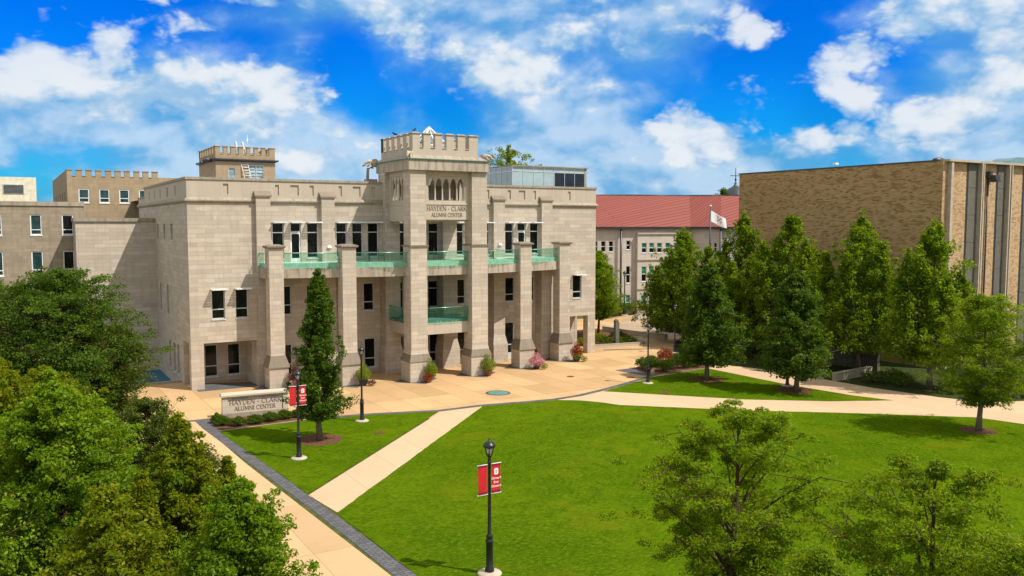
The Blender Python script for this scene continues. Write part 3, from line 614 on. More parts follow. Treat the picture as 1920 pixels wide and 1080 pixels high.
# pilasters against the wall
def flare(mb, a, b, t0, t1, back=False):
    k = .17
    mb.box(a - k, b + k, t0 - (0 if back else k), t1 + k, 0, 1.5); mb.taper((a - k, b + k, t0 - (0 if back else k), t1 + k), (a, b, t0, t1), 1.5, 2.3)
for i, (a, b) in enumerate(PIL):
    tw = i in (2, 3); t1 = .55 if tw else .35; top = 15.38 if tw else 13.42
    m_ = MB(); m_.box(a, b, -.72, t1, 2.3, top); flare(m_, a, b, -.72, t1, True); pl = m_.build('pilaster', 'limestone', AC)
    if not tw:
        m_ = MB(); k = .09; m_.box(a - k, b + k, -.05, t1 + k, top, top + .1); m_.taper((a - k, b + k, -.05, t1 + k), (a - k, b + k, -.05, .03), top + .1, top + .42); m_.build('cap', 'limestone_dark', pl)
# free columns of the colonnade and the tower's front pillars
COLS = [(4.88, 5.88, 1.3, 2.3), (9.69, 10.71, 2.6, 3.6), (14.37, 15.6, 3.65, 4.9), (19.4, 20.68, 3.6, 4.85), (24.35, 25.39, 2.7, 3.7), (29.1, 30.15, 1.2, 2.2)]
for i, (a, b, t0, t1) in enumerate(COLS):
    tw = i in (2, 3); m_ = MB(); top = 15.38 if tw else 9.8
    if tw: m_.box(a - .04, b + .04, t0 - .04, t1 + .04, 2.3, 9.88); m_.box(a, b, t0, t1, 9.98, top); flare(m_, a - .04, b + .04, t0 - .04, t1 + .04)
    else: m_.box(a, b, t0, t1, 2.3, top); flare(m_, a, b, t0, t1)
    cl = m_.build('tower_pillar' if tw else 'column', 'limestone', AC)
    m_ = MB(); k = .14
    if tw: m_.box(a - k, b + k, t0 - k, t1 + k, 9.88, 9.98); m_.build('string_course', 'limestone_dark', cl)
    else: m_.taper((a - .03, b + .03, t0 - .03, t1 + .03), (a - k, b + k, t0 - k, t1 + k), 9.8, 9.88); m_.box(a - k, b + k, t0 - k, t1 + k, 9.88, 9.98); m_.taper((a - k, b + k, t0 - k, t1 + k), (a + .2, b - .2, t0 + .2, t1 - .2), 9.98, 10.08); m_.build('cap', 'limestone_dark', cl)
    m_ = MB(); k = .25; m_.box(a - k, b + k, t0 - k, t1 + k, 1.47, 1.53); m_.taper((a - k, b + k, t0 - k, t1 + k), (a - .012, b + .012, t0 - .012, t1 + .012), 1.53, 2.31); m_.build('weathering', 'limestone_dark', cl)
    cs, ct = (a + b) / 2, (t0 + t1) / 2; r = 1.75
    sheet('paver_diamond', [(cs - r, ct), (cs, ct + r), (cs + r, ct), (cs, ct - r)], .015, 'grey_pavers')
# balcony of the third floor: stained slab, white kerb, glass balustrade bay by bay
OUT = [(4.62, .0), (4.72, 1.72), (5.38, 1.85), (10.2, 3.15), (15.0, 4.25), (20.0, 4.2), (24.87, 3.2), (29.62, 1.72), (30.1, 1.6), (30.2, 0.0)]
def balcony(name, out, z0, z1, zk, ztop, bays, deckmat, slabmat):
    mb = MB(); mb.prism([(s, -t) for s, t in out], z0, z1); bl = mb.build(name, slabmat, AC)
    cx = sum(p[0] for p in out) / len(out); ins = []
    for s, t in out: ins.append((s + (.12 if s < cx else -.12), -max(t - .12, min(t, .0))))
    mb = MB(); mb.prism(ins, z1, zk); mb.build('deck', deckmat, bl)
    for (p, q) in bays:
        p, q = np.array(p, float), np.array(q, float); d = q - p; L = np.linalg.norm(d); d /= L; n = np.array([-d[1], d[0]]); n = n if n @ np.array([0, 1.]) > -.2 and abs(n[1]) > .2 else n
        if n[1] < 0: n = -n
        if abs(d[0]) < .2: n = np.array([-1., 0]) if p[0] < cx else np.array([1., 0])
        M = lambda u, dd, z, p=p, d=d, n=n: ((p + d * u + n * dd)[0], -(p + d * u + n * dd)[1], z)
        cnt = max(1, round(L / 1.12)); pw_ = L / cnt
        rl = MB(); rl.tube([M(.02, .0, ztop - .05), M(L - .02, .0, ztop - .05)], .026, 6)
        for k in range(cnt):
            for u in (k * pw_ + .14, (k + 1) * pw_ - .14):
                rl.boxm(M, u - .02, u + .02, .065, .10, z1 + .06, zk - .04)
                rl.boxm(M, u - .015, u + .015, .02, .07, ztop - .075, ztop - .03)
        b = rl.build('balustrade', 'steel', bl)
        gp = MB()
        for k in range(cnt): gp.boxm(M, k * pw_ + .012, (k + 1) * pw_ - .012, .045, .06, z1 + .02, ztop)
        gp.build('glass_panel', 'balcony_glass', b)
def between(i, j, f=.5):
    a, b = COLS[i], COLS[j]; ta = a[2] + (a[3] - a[2]) * f; tb = b[2] + (b[3] - b[2]) * f
    return ((a[1], ta + .05), (b[0], tb + .05))
BAYS = [((4.72, .05), (4.74, 1.72))] + [between(i, i + 1) for i in range(5)] + [((30.15, 1.6), (30.2, .05))]
balcony('balcony', OUT, 7.7, 8.40, 8.74, 9.5, BAYS, 'white_metal', 'limestone_stained')
balcony('porch_balcony', [(15.4, -.68), (14.5, .2), (14.5, 4.2), (20.45, 4.2), (20.45, .2), (19.5, -.68)], 3.3, 4.15, 4.32, 5.32, [((15.6, 4.25), (19.4, 4.25)), ((14.5, .22), (14.5, 3.62))], 'duct_blue', 'limestone_plain')
# ---- porch tower: tracery screens, name panel, band, battlements
def lancets(mb, M, u0, u1, zb, zs, za, zt, n, dep):
    """row of pointed openings between u0 and u1: colonnettes, pointed heads up to zt"""
    w_ = (u1 - u0) / n; cr = .075
    for k in range(n):
        c, h = u0 + (k + .5) * w_, w_ / 2 - cr * .9; N = 8; pr = None
        xs = [c - w_ / 2] + [c - h + 2 * h * i / N for i in range(N + 1)] + [c + w_ / 2]
        def zz(x):
            y = abs(x - c) / h
            return zs if y >= 1 else zs + (za - zs) * (1 - y ** 1.7) ** .62
        for x0, x1 in zip(xs, xs[1:]):
            mb.q(M(x0, 0, zz(x0)), M(x1, 0, zz(x1)), M(x1, 0, zt), M(x0, 0, zt)); mb.q(M(x0, 0, zz(x0)), M(x0, -dep, zz(x0)), M(x1, -dep, zz(x1)), M(x1, 0, zz(x1)))
            mb.q(M(x0, -dep, zz(x0)), M(x0, -dep, zt), M(x1, -dep, zt), M(x1, -dep, zz(x1)))
    for k in range(n + 1):
        x = u0 + k * w_; q0 = M(x, -dep / 2, 0); mb.lathe([(cr * 1.3, zb), (cr * 1.3, zb + .08), (cr * .85, zb + .14), (cr * .8, zs - .16), (cr * 1.25, zs - .06), (cr * 1.25, zs)], 8, (q0[0], q0[1]))
def screen(M, u0, u1, n, z0=11.82, lettered=False):
    mb = MB(); fr = .33
    mb.boxm(M, u0, u1, -.28, 0, z0, 13.1); mb.boxm(M, u0, u0 + fr, -.28, 0, 13.1, 15.38); mb.boxm(M, u1 - fr, u1, -.28, 0, 13.1, 15.38); mb.boxm(M, u0 + fr, u1 - fr, -.28, 0, 15.02, 15.38)
    mb.boxm(M, u0 + fr, u1 - fr, -.20, -.02, 13.1, 13.24)
    M2 = lambda u, d, z: M(u, d - .07, z); lancets(mb, M2, u0 + fr + .08, u1 - fr - .08, 13.24, 14.5, 14.86, 15.02, n, .18)
    mb.boxm(M, u0 + fr, u0 + fr + .08, -.22, -.05, 13.24, 15.02); mb.boxm(M, u1 - fr - .08, u1 - fr, -.22, -.05, 13.24, 15.02)
    mb.boxm(M, u0 + .02, u1 - .02, 0, .05, 12.92, 13.02)
    return mb.build('tracery_screen', 'limestone_plain', AC)
screen(mt(4.46), 15.6, 19.4, 5); screen(ms(14.55), .55, 3.65, 4); screen(msr(20.5), .55, 3.6, 4)
m_ = MB(); m_.box(14.56, 20.49, .56, 4.17, 11.7, 11.83); m_.box(15.41, 19.09, .02, .5, 14.5, 15.37); m_.build('tower_floor', 'limestone_plain', AC)
lt = MB(); carve(lt, 'HAYDEN - CLARK', mt(4.46), 15.85, 12.46, .34, 3.30, 0, .012); carve(lt, 'ALUMNI CENTER', mt(4.46), 16.2, 12.02, .29, 2.6, 0, .012); lt.build('lettering', 'letter_shade', AC)
m_ = MB(); m_.box(14.18, 20.72, 3.7, 5.08, 15.38, 16.14); m_.box(14.18, 20.72, -1.1, .5, 15.38, 16.14); m_.box(14.18, 15.5, .5, 3.7, 15.38, 16.14); m_.box(19.4, 20.72, .5, 3.7, 15.38, 16.14); m_.build('tower_band', 'limestone_stained', AC)
m_ = MB(); m_.box(14.08, 20.82, 3.7, 5.18, 16.14, 16.20); m_.box(14.08, 20.82, -1.2, .5, 16.14, 16.20); m_.box(14.08, 15.5, .5, 3.7, 16.14, 16.20); m_.box(19.4, 20.82, .5, 3.7, 16.14, 16.20); m_.build('flashing', 'patina', AC)
m_ = MB(); m_.taper((14.08, 20.82, 3.75, 5.18), (14.6, 20.1, 3.75, 4.85), 16.20, 16.46); m_.taper((14.08, 15.5, -1.2, 3.75), (14.6, 15.5, -1.2, 3.75), 16.20, 16.46); m_.taper((19.4, 20.82, -1.2, 3.75), (19.4, 20.1, -1.2, 3.75), 16.20, 16.46); m_.build('tower_coping', 'limestone_cap', AC)
def battlement(parent, s0, s1, t0, t1, z0, zc, z1, fr_, sd_, th, m, mc, cap=.06, back=True):
    """crenellated parapet: a low wall and separate merlons along front and both sides, each with a sloping cap"""
    mb = MB(); cp = MB()
    mb.box(s0, s1, t1 - th, t1, z0, zc); mb.box(s0, s0 + th, t0, t1 - th, z0, zc); mb.box(s1 - th, s1, t0, t1 - th, z0, zc)
    if back: mb.box(s0 + th, s1 - th, t0, t0 + th, z0, zc)
    def merlon(a, b, c, d):
        mb.box(a, b, c, d, zc, z1); k = cap; cp.box(a - k, b + k, c - k, d + k, z1, z1 + .05); cp.taper((a - k, b + k, c - k, d + k), (a + .1, b - .1, c + .1, d - .1), z1 + .05, z1 + .12)
    for a, b in fr_: merlon(a, b, t1 - th, t1)
    for a, b in sd_:
        merlon(s0, s0 + th, a, b); merlon(s1 - th, s1, a, b)
    if back:
        for a, b in fr_: merlon(a, b, t0, t0 + th)
    # sloped sills in the gaps
    for (a0, a1), (b0, b1) in zip(fr_, fr_[1:]): cp.taper((a1 + .01, b0 - .01, t1 - th, t1 + cap), (a1 + .01, b0 - .01, t1 - th + .1, t1 - .12), zc, zc + .07)
    ls = sorted(sd_)
    for (a0, a1), (b0, b1) in zip(ls, ls[1:]): cp.taper((s0 - cap, s0 + th, a1 + .01, b0 - .01), (s0 + .12, s0 + th - .05, a1 + .01, b0 - .01), zc, zc + .07)
    o = mb.build('battlement', m, parent); cp.build('coping', mc, o); return o
battlement(AC, 14.63, 19.95, -1.15, 4.8, 16.4, 17.0, 17.98, [(14.63, 15.2), (15.5, 16.04), (16.42, 17.0), (17.33, 17.95), (18.26, 18.88), (19.2, 19.95)], [(4.2, 4.8 - .36), (3.05, 3.75), (1.98, 2.62), (.9, 1.5), (-.15, .45), (-1.15, -.6)], .36, 'limestone_plain', 'limestone_cap')
# skylight behind the merlons
sk = MB(); ax, ay, az, hb = 17.25, -2.0, 18.82, 1.75
cn = [(ax - hb, ay - hb, 16.45), (ax + hb, ay - hb, 16.45), (ax + hb, ay + hb, 16.45), (ax - hb, ay + hb, 16.45)]
for c in cn: sk.tube([c, (ax, ay, az)], .075, 6)
for i in range(4):
    a, b = np.array(cn[i]), np.array(cn[(i + 1) % 4]); sk.tube([a, b], .06, 6); sk.tube([(a + b) / 2, (ax, ay, az)], .04, 5)
    for f in (.4, .7): sk.tube([a + (np.array((ax, ay, az)) - a) * f, b + (np.array((ax, ay, az)) - b) * f], .035, 5)
so_ = sk.build('skylight', 'white_metal', AC); sk = MB()
for i in range(4): sk.q(cn[i], cn[(i + 1) % 4], (ax, ay, az))
sk.build('pane', 'clear_glass', so_)
# gargoyles
def gargoyle(loc, rotz, sc=1.0):
    """winged beast leaning out from a corner: built along +X outward"""
    m_ = MB(); P = lambda x, y, z: (x * sc, y * sc, z * sc)
    m_.tube([P(-.35, 0, .0), P(-.1, 0, .18), P(.15, 0, .32), P(.42, 0, .36), P(.62, 0, .26), P(.74, 0, .12)], [.2 * sc, .27 * sc, .24 * sc, .16 * sc, .13 * sc, .11 * sc], 9)
    m_.ball(P(.78, 0, .08), (.16 * sc, .12 * sc, .12 * sc), 9, 6); m_.tube([P(.84, 0, .05), P(1.0, 0, -.03)], [.09 * sc, .05 * sc], 7); m_.tube([P(.84, 0, -.02), P(.95, 0, -.12)], [.05 * sc, .03 * sc], 6)
    for y in (-1, 1):
        m_.tube([P(.74, .08 * y, .16), P(.66, .14 * y, .32)], [.05 * sc, .012 * sc], 5)
        m_.tube([P(.2, .18 * y, .2), P(.42, .2 * y, .02), P(.52, .17 * y, -.08)], [.10 * sc, .07 * sc, .06 * sc], 6)
        m_.ball(P(-.12, .24 * y, .36), (.30 * sc, .05 * sc, .26 * sc), 10, 7)
    o = m_.build('gargoyle', 'gargoyle_stone', AC, loc, rotz=rotz); return o
gargoyle((14.38, -4.85, 16.32), radians(-130), .72); gargoyle((14.0, 1.25, 16.0), radians(170), .85); gargoyle((20.5, -4.85, 16.32), radians(-45), .72)
m_ = MB(); m_.tube([(13.95, 1.2, 15.9), (13.55, 1.2, 15.75), (13.5, 1.2, 14.9)], [.14, .12, .12], 8); m_.box(13.35, 14.2, -1.55, -.9, 14.72, 14.95); m_.build('bracket', 'limestone_cap', AC)
# glass penthouse behind the parapet
ph = MB(); s0, s1, tf, tb = 26.5, 34.2, -1.2, -9.0
ph.box(s0 - .15, s1 + .15, tb, tf + .15, 16.42, 16.5); ph.box(s1 - .22, s1 + .02, tb, tf + .03, 13.7, 16.52)
po = ph.build('penthouse', 'limestone_cap', AC, label='low glass rooftop pavilion behind the parapet')
fr_ = MB(); n = 7; ww = (s1 - .22 - s0) / n
for k in range(n + 1): fr_.box(s0 + k * ww - .022, s0 + k * ww + .022, tf - .02, tf + .03, 13.7, 16.42)
for z in (13.75, 15.98, 16.38): fr_.box(s0 + .04, s1 - .22, tf - .015, tf + .025, z - .022, z + .022)
for k in range(1, 8): fr_.box(s0 - .05, s0 + .02, tf - k * .95 - .03, tf - k * .95 + .03, 13.7, 16.42)
for z in (15.98, 16.36): fr_.box(s0 - .04, s0 + .015, tb, tf - .04, z - .03, z + .03)
fr_.build('frame', 'steel', po)
for k in range(n):
    dk = k >= 4; p = MB(); a, b = s0 + k * ww, s0 + (k + 1) * ww; zs_ = 15.98
    p.q((a, -tf, 13.7), (b, -tf, 13.7), (b, -tf, zs_), (a, -tf, zs_)); p.build('glass_panel', 'navy_glass' if dk else 'pavilion_glass', po, label='dark rooftop pane' if dk else None)
p = MB(); p.q((s0, -tf, 15.98), (s1 - .2, -tf, 15.98), (s1 - .2, -tf, 16.42), (s0, -tf, 16.42)); p.q((s0, -tf, 13.7), (s0, -tb, 13.7), (s0, -tb, 16.42), (s0, -tf, 16.42)); p.build('glass_panel', 'pavilion_glass', po)
# ================================================================== OTHER BUILDINGS
# older stone hall at the far left
OH = thing('stone_hall', 'grey weathered stone hall with a flat coping and a cream box on its roof', 'building', (-5.2, 17, 0))
def loc_shift(mb, dx, dy): mb.v = [(x - dx, y - dy, z) for x, y, z in mb.v]; return mb
def at(mb, name, m, root, **k): return loc_shift(mb, root.location.x, root.location.y).build(name, m, root, **k)
def win_at(root, *a, **k):
    w_ = window(root, *a, **k); d = root.location
    for o in [w_] + kids(w_): o.data.transform(__import__('mathutils').Matrix.Translation((-d.x, -d.y, -d.z)))
    return w_
OW = [(-14.4, -13.5), (-11.8, -10.88), (-8.95, -8.12), (-6.7, -5.85)]
m_ = MB(); hs = [(a, b, z0, z1) for a, b in OW for z0, z1 in ((10.62, 12.26), (7.4, 9.32), (4.0, 6.0), (.8, 2.8))]
wall(m_, mt(-17), -34, -5.05, 0, 12.96, hs, .2); wall(m_, msr(-5.05), -30, -17, 0, 12.96); wall(m_, ms(-34), -30, -17, 0, 12.96)
at(m_, 'wall', 'old_stone', OH); m_ = MB(); m_.box(-34.1, -5.0, -17.5, -16.92, 12.96, 13.30); at(m_, 'coping', 'limestone_cap', OH); m_ = MB(); m_.q((-34, 17.2, 13.0), (-5.1, 17.2, 13.0), (-5.1, 30, 13.0), (-34, 30, 13.0)); at(m_, 'roof', 'flat_roof', OH)
for a, b, z0, z1 in hs: win_at(OH, mt(-17), a, b, z0, z1, (z0 + .42,), .12, glass='teal_glass' if a < -7 else 'dark_glass', fw=.09, fm='white_metal')
m_ = MB(); m_.box(-18, -8.35, -24, -19, 13.0, 15.3); rb = at(m_, 'roof_box', 'cream_panel', OH)
m_ = MB()
m_.box(-10.72, -9.2, -19, -18.95, 13.95, 14.72); at(m_, 'louver', 'frame_metal', OH); m_ = MB()
for k in range(7): m_.box(-10.66, -9.26, -18.95, -18.92, 14.0 + k * .1, 14.05 + k * .1)
at(m_, 'slat', 'dark_metal', OH)
# crenellated hall behind
CH = thing('crenellated_hall', 'tan stone block with a row of merlons and small square windows above the grey hall', 'building', (-5.45, 30, 0))
CW = [(-4.51, -3.59), (-2.72, -1.82), (-.96, -.06), (.81, 1.74)]
m_ = MB(); wall(m_, mt(-30), -5.45, 9, 0, 16.05, [(a, b, 13.54, 14.85) for a, b in CW], .15)
CS = [(-34.5 - 4 * k, -33.3 - 4 * k, 12.9, 14.6) for k in range(6)]
wall(m_, ms(-5.45), -57, -30, 0, 16.05, CS, .2)
CM = [(-5.45, -5.01), (-4.67, -4.13), (-3.81, -3.29), (-2.97, -2.45), (-2.13, -1.6), (-1.29, -.75), (-.44, .06), (.42, .93), (1.23, 1.76), (2.09, 2.6)]
for a, b in CM: m_.box(a, b, -30.4, -30.0, 16.05, 16.62)
m_.box(-5.45, -5.05, -57, -30.41, 16.05, 16.68); m_.box(2.6, 9, -30.4, -30, 16.05, 16.1)
at(m_, 'wall', 'tower_stone', CH)
m_ = MB()
for a, b in CM: m_.box(a - .05, b + .05, -30.45, -29.95, 16.622, 16.69)
for (a, b), (c, d) in zip(CM, CM[1:]): m_.box(b + .003, c - .003, -30.42, -29.95, 16.053, 16.10)
at(m_, 'coping', 'limestone_cap', CH)
m_ = MB(); m_.q((-5.4, 30.1, 15.8), (9, 30.1, 15.8), (9, 57, 15.8), (-5.4, 57, 15.8)); at(m_, 'roof', 'flat_roof', CH)
for a, b in CW: win_at(CH, mt(-30), a, b, 13.54, 14.85, (13.98,), .1, glass='teal_glass', fw=.09, fm='white_metal')
for x in CS: win_at(CH, ms(-5.45), x[0], x[1], x[2], x[3], (), .15, glass='dark_glass', fw=.06)
# crenellated tower with a ladder, on the roofs behind
RT = thing('crenellated_tower', 'square tan stone tower with battlements and a metal gargoyle spout behind the parapet', 'tower', (5.7, 18, 13.5))
def at3(mb, name, m, root, **k): mb.v = [(x - root.location.x, y - root.location.y, z - root.location.z) for x, y, z in mb.v]; return mb.build(name, m, root, **k)
m_ = MB(); wall(m_, mt(-18), 5.7, 11.0, 13.5, 17.1, [(6.78, 7.42, 14.9, 16.55), (8.6, 9.95, 15.0, 16.85)], .15); wall(m_, ms(5.7), -25.5, -18, 13.5, 17.1); wall(m_, msr(11.0), -25.5, -18, 13.5, 17.1); at3(m_, 'wall', 'tower_stone', RT)
m_ = MB(); m_.taper((5.7, 11.0, -25.5, -18), (5.42, 11.28, -25.7, -17.72), 17.1, 17.24); m_.box(5.42, 11.28, -25.7, -17.72, 17.24, 17.34); at3(m_, 'cornice', 'lead_roof', RT)
def rt_bat():
    o = battlement(RT, 5.7, 11.0, -25.4, -18.0, 17.34, 17.78, 18.42, [(5.7, 6.13), (6.4, 6.78), (7.05, 7.47), (7.75, 8.15), (8.45, 8.8), (9.12, 9.52), (9.78, 10.13), (10.5, 11.0)], [(-18.9 - k * 1.08, -18.35 - k * 1.08) for k in range(7)], .32, 'tower_stone', 'limestone_cap', .05)
    for q in [o] + kids(o): q.data.transform(__import__('mathutils').Matrix.Translation((-5.7, -18, -13.5)))
rt_bat()
win_mat = __import__('mathutils').Matrix
for a, b, z0, z1, gl in ((6.78, 7.42, 14.9, 16.55, 'sky_glass'), (8.6, 9.95, 15.0, 16.85, 'sky_glass')):
    win_at(RT, mt(-18), a, b, z0, z1, tuple(z0 + .3 * k for k in range(1, 6)) if b - a > 1 else (), .1, glass=gl, fw=.05, fm='steel', vbars=(((a + b) / 2,) if b - a > 1 else ()))
m_ = MB(); m_.tube([(5.5, 18.6, 17.2), (5.0, 18.6, 17.25), (4.7, 18.6, 17.0)], [.16, .2, .13], 8); m_.ball((4.62, 18.6, 16.95), (.18, .14, .16)); m_.tube([(5.1, 18.6, 17.3), (4.95, 18.6, 17.55)], [.1, .04], 6); at3(m_, 'spout', 'lead_roof', RT)
ld = MB(); A_, B_ = np.array((8.75, 17.2, 13.7)), np.array((8.05, 18.3, 18.0))
for dx in (-.30, .30):
    ld.tube([A_ + (dx, 0, 0), B_ + (dx, 0, 0), B_ + (dx - .12, .25, .95)], .045, 6); ld.tube([B_ + (dx - .12, .25, .95), B_ + (dx - .1, .7, .9), B_ + (dx, .75, 0)], .035, 6)
for k in range(17):
    p = A_ + (B_ - A_) * (k + .5) / 17; ld.tube([p + (-.3, 0, 0), p + (.3, 0, 0)], .032, 5)
lo = ld.build('roof_ladder', 'white_metal'); tag(lo, 'white metal ladder leaning on the tan crenellated tower', 'ladder')
m_ = MB(); m_.tube([(8.62, 18.4, 17.5), (8.62, 18.4, 19.6)], .025, 5); m_.box(8.56, 8.68, -18.46, -18.34, 17.4, 17.5); at3(m_, 'lightning_rod', 'steel', RT)
# far hall with the red tiled roof
FH = thing('red_roofed_hall', 'long pale stone hall with a folded red tile roof beyond the terrace', 'building', (56.2, 24.36, 0))
EV = [(46.0, -28.2), (56.2, -24.36), (65.94, -22.41), (68.05, -19.06), (78.0, -16.2)]; RG = [(50.5, -34.0), (61.04, -29.63), (69.81, -26.74), (72.43, -23.44), (82.0, -20.0)]
ZE, ZR = 11.15, 15.35
def facet(i):
    a, b = np.array(EV[i]), np.array(EV[i + 1]); d = b - a; L = np.linalg.norm(d); d /= L; n = np.array([-d[1], d[0]])
    if n[1] < 0: n = -n
    return lambda u, dd, z: ((a + d * u + n * dd)[0], -(a + d * u + n * dd)[1], z), L, d, n
from math import atan
def upx(i, px):     # distance along a facet at which a bearing from the camera station meets it
    a = np.array(EV[i]); M, L, d, n = facet(i); c = np.array((CAM[0], -CAM[1])); f = np.array((sin(HEAD), -cos(HEAD))); r = np.array((cos(HEAD), sin(HEAD)))
    v = f + r * (px - 960) / 1600 * 1.0028
    A2 = np.array([[d[0], -v[0]], [d[1], -v[1]]]); return np.linalg.solve(A2, c - a)[0]
ROWS = [(7.85, 9.1), (4.2, 6.1), (.75, 2.45)]
FW = {0: [], 1: [], 2: [], 3: []}
for x0, x1 in ((1104, 1111), (1115, 1120), (1126, 1135), (1140.6, 1149.5)): FW[0] += [(upx(0, x0), upx(0, x1), z0 + (.15 if k == 0 else 0), z1 + (.25 if k == 0 else 0), k) for k, (z0, z1) in enumerate(ROWS[:3])]
FW[1] += [(upx(1, 1173.5), upx(1, 1181.5), z0 + (.4 if k == 0 else -.2), z1 + (.3 if k == 0 else .05), k) for k, (z0, z1) in enumerate(ROWS)]
BAY = [(upx(1, x), upx(1, x + 9.4), z0, z1, k) for x in (1198.5, 1212.5, 1227, 1242.5, 1258, 1272.5) for k, (z0, z1) in enumerate(ROWS)]
FW[2] += [(upx(2, 1327), upx(2, 1333), z0, z1, k) for k, (z0, z1) in enumerate(ROWS)] + [(upx(2, 1337), upx(2, 1343), z0, z1, k) for k, (z0, z1) in enumerate(ROWS)]
FW[3] += [(1.2 + 2.2 * j, 2.0 + 2.2 * j, z0, z1, k) for j in range(4) for k, (z0, z1) in enumerate(ROWS)]
m_ = MB()
for i in range(4):
    M, L, d, n = facet(i); wall(m_, M, 0, L, 0, ZE, [x[:4] for x in FW[i]], .2)
M1, L1_, d1, n1 = facet(1); ub0, ub1 = upx(1, 1191), upx(1, 1288); Mb = lambda u, dd, z: M1(u, dd + .55, z)
wall(m_, Mb, ub0, ub1, 0, 10.35, [x[:4] for x in BAY], .2)
m_.q(M1(ub0, 0, 0), Mb(ub0, 0, 0), Mb(ub0, 0, 10.35), M1(ub0, 0, 10.35)); m_.q(M1(ub1, 0, 0), Mb(ub1, 0, 0), Mb(ub1, 0, 10.35), M1(ub1, 0, 10.35)); m_.q(M1(ub0, 0, 10.35), Mb(ub0, 0, 10.35), Mb(ub1, 0, 10.35), M1(ub1, 0, 10.35))
at(m_, 'wall', 'hall_stone', FH)
m_ = MB(); m_.boxm(Mb, ub0 - .05, ub1 + .05, 0.003, .12, 3.2, 3.35); m_.boxm(Mb, ub0 - .05, ub1 + .05, .003, .12, 6.9, 7.05); m_.boxm(Mb, ub0 - .08, ub1 + .08, .003, .15, 10.2, 10.4); at(m_, 'string_course', 'limestone_plain', FH)
m_ = MB()
EO = []
for i in range(5):
    a = np.array(EV[i]); EO.append(tuple(a + np.array((-.28, .5))))
for i in range(4): m_.q((EO[i][0], -EO[i][1], ZE), (EO[i + 1][0], -EO[i + 1][1], ZE), (RG[i + 1][0], -RG[i + 1][1], ZR), (RG[i][0], -RG[i][1], ZR))
at(m_, 'roof', 'red_tiles', FH)
m_ = MB()
for i in range(4):
    m_.q(*[(EO[k][0], -EO[k][1], z) for k, z in ((i, ZE - .28), (i + 1, ZE - .28), (i + 1, ZE - .02), (i, ZE - .02))]); m_.q((EV[i][0], -EV[i][1], ZE - .28), (EV[i + 1][0], -EV[i + 1][1], ZE - .28), (EO[i + 1][0], -EO[i + 1][1], ZE - .28), (EO[i][0], -EO[i][1], ZE - .28))
    m_.tube([(RG[i][0], -RG[i][1], ZR), (RG[i + 1][0], -RG[i + 1][1], ZR)], .1, 6)
for i in (1, 3):
    p = np.array(EV[i]) + np.array((-.15, .3)); m_.tube([(p[0], -p[1], 0), (p[0], -p[1], ZE - .2)], .12, 6)
at(m_, 'gutter', 'dark_metal', FH)
for i in range(4):
    M = facet(i)[0]
    for x in FW[i]: win_at(FH, M, x[0], x[1], x[2], x[3], ((x[2] + x[3]) / 2,), .14, glass='dark_glass' if x[4] < 2 else 'green_glass', fw=.06, fm='white_metal', pane2=None)
for x in BAY: win_at(FH, Mb, x[0], x[1], x[2], x[3], ((x[2] + x[3]) / 2,), .14, glass='green_glass', fw=.06, fm='white_metal', pane2=((x[2] + x[3]) / 2, 'dark_glass') if x[4] < 2 else None)
# dark dome far behind
DM = thing('domed_cupola', 'dark lead dome with a weathervane rising behind the red tile roof', 'tower', (99.4, 47.5, 0))
m_ = MB(); m_.lathe([(2.4, 0), (2.4, 15.4)], 12); m_.build('drum', 'lead_roof', DM); m_ = MB()
m_.lathe([(2.6, 15.4), (2.55, 15.7), (2.35, 16.3), (1.9, 17.0), (1.3, 17.6), (.6, 18.0), (.25, 18.3), (.2, 18.7), (.12, 18.8)], 16); m_.build('dome', 'lead_roof', DM)
m_ = MB(); m_.tube([(0, 0, 18.7), (0, 0, 21.3)], .07, 6); m_.tube([(-.9, .4, 19.9), (.9, -.4, 19.9)], .06, 5); m_.tube([(-.4, -.5, 19.4), (.4, .5, 19.4)], .06, 5); m_.ball((0, 0, 19.2), (.2, .2, .2)); m_.tube([(.9, -.4, 19.9), (.6, -.27, 20.15)], .06, 5); m_.build('weathervane', 'dark_metal', DM)
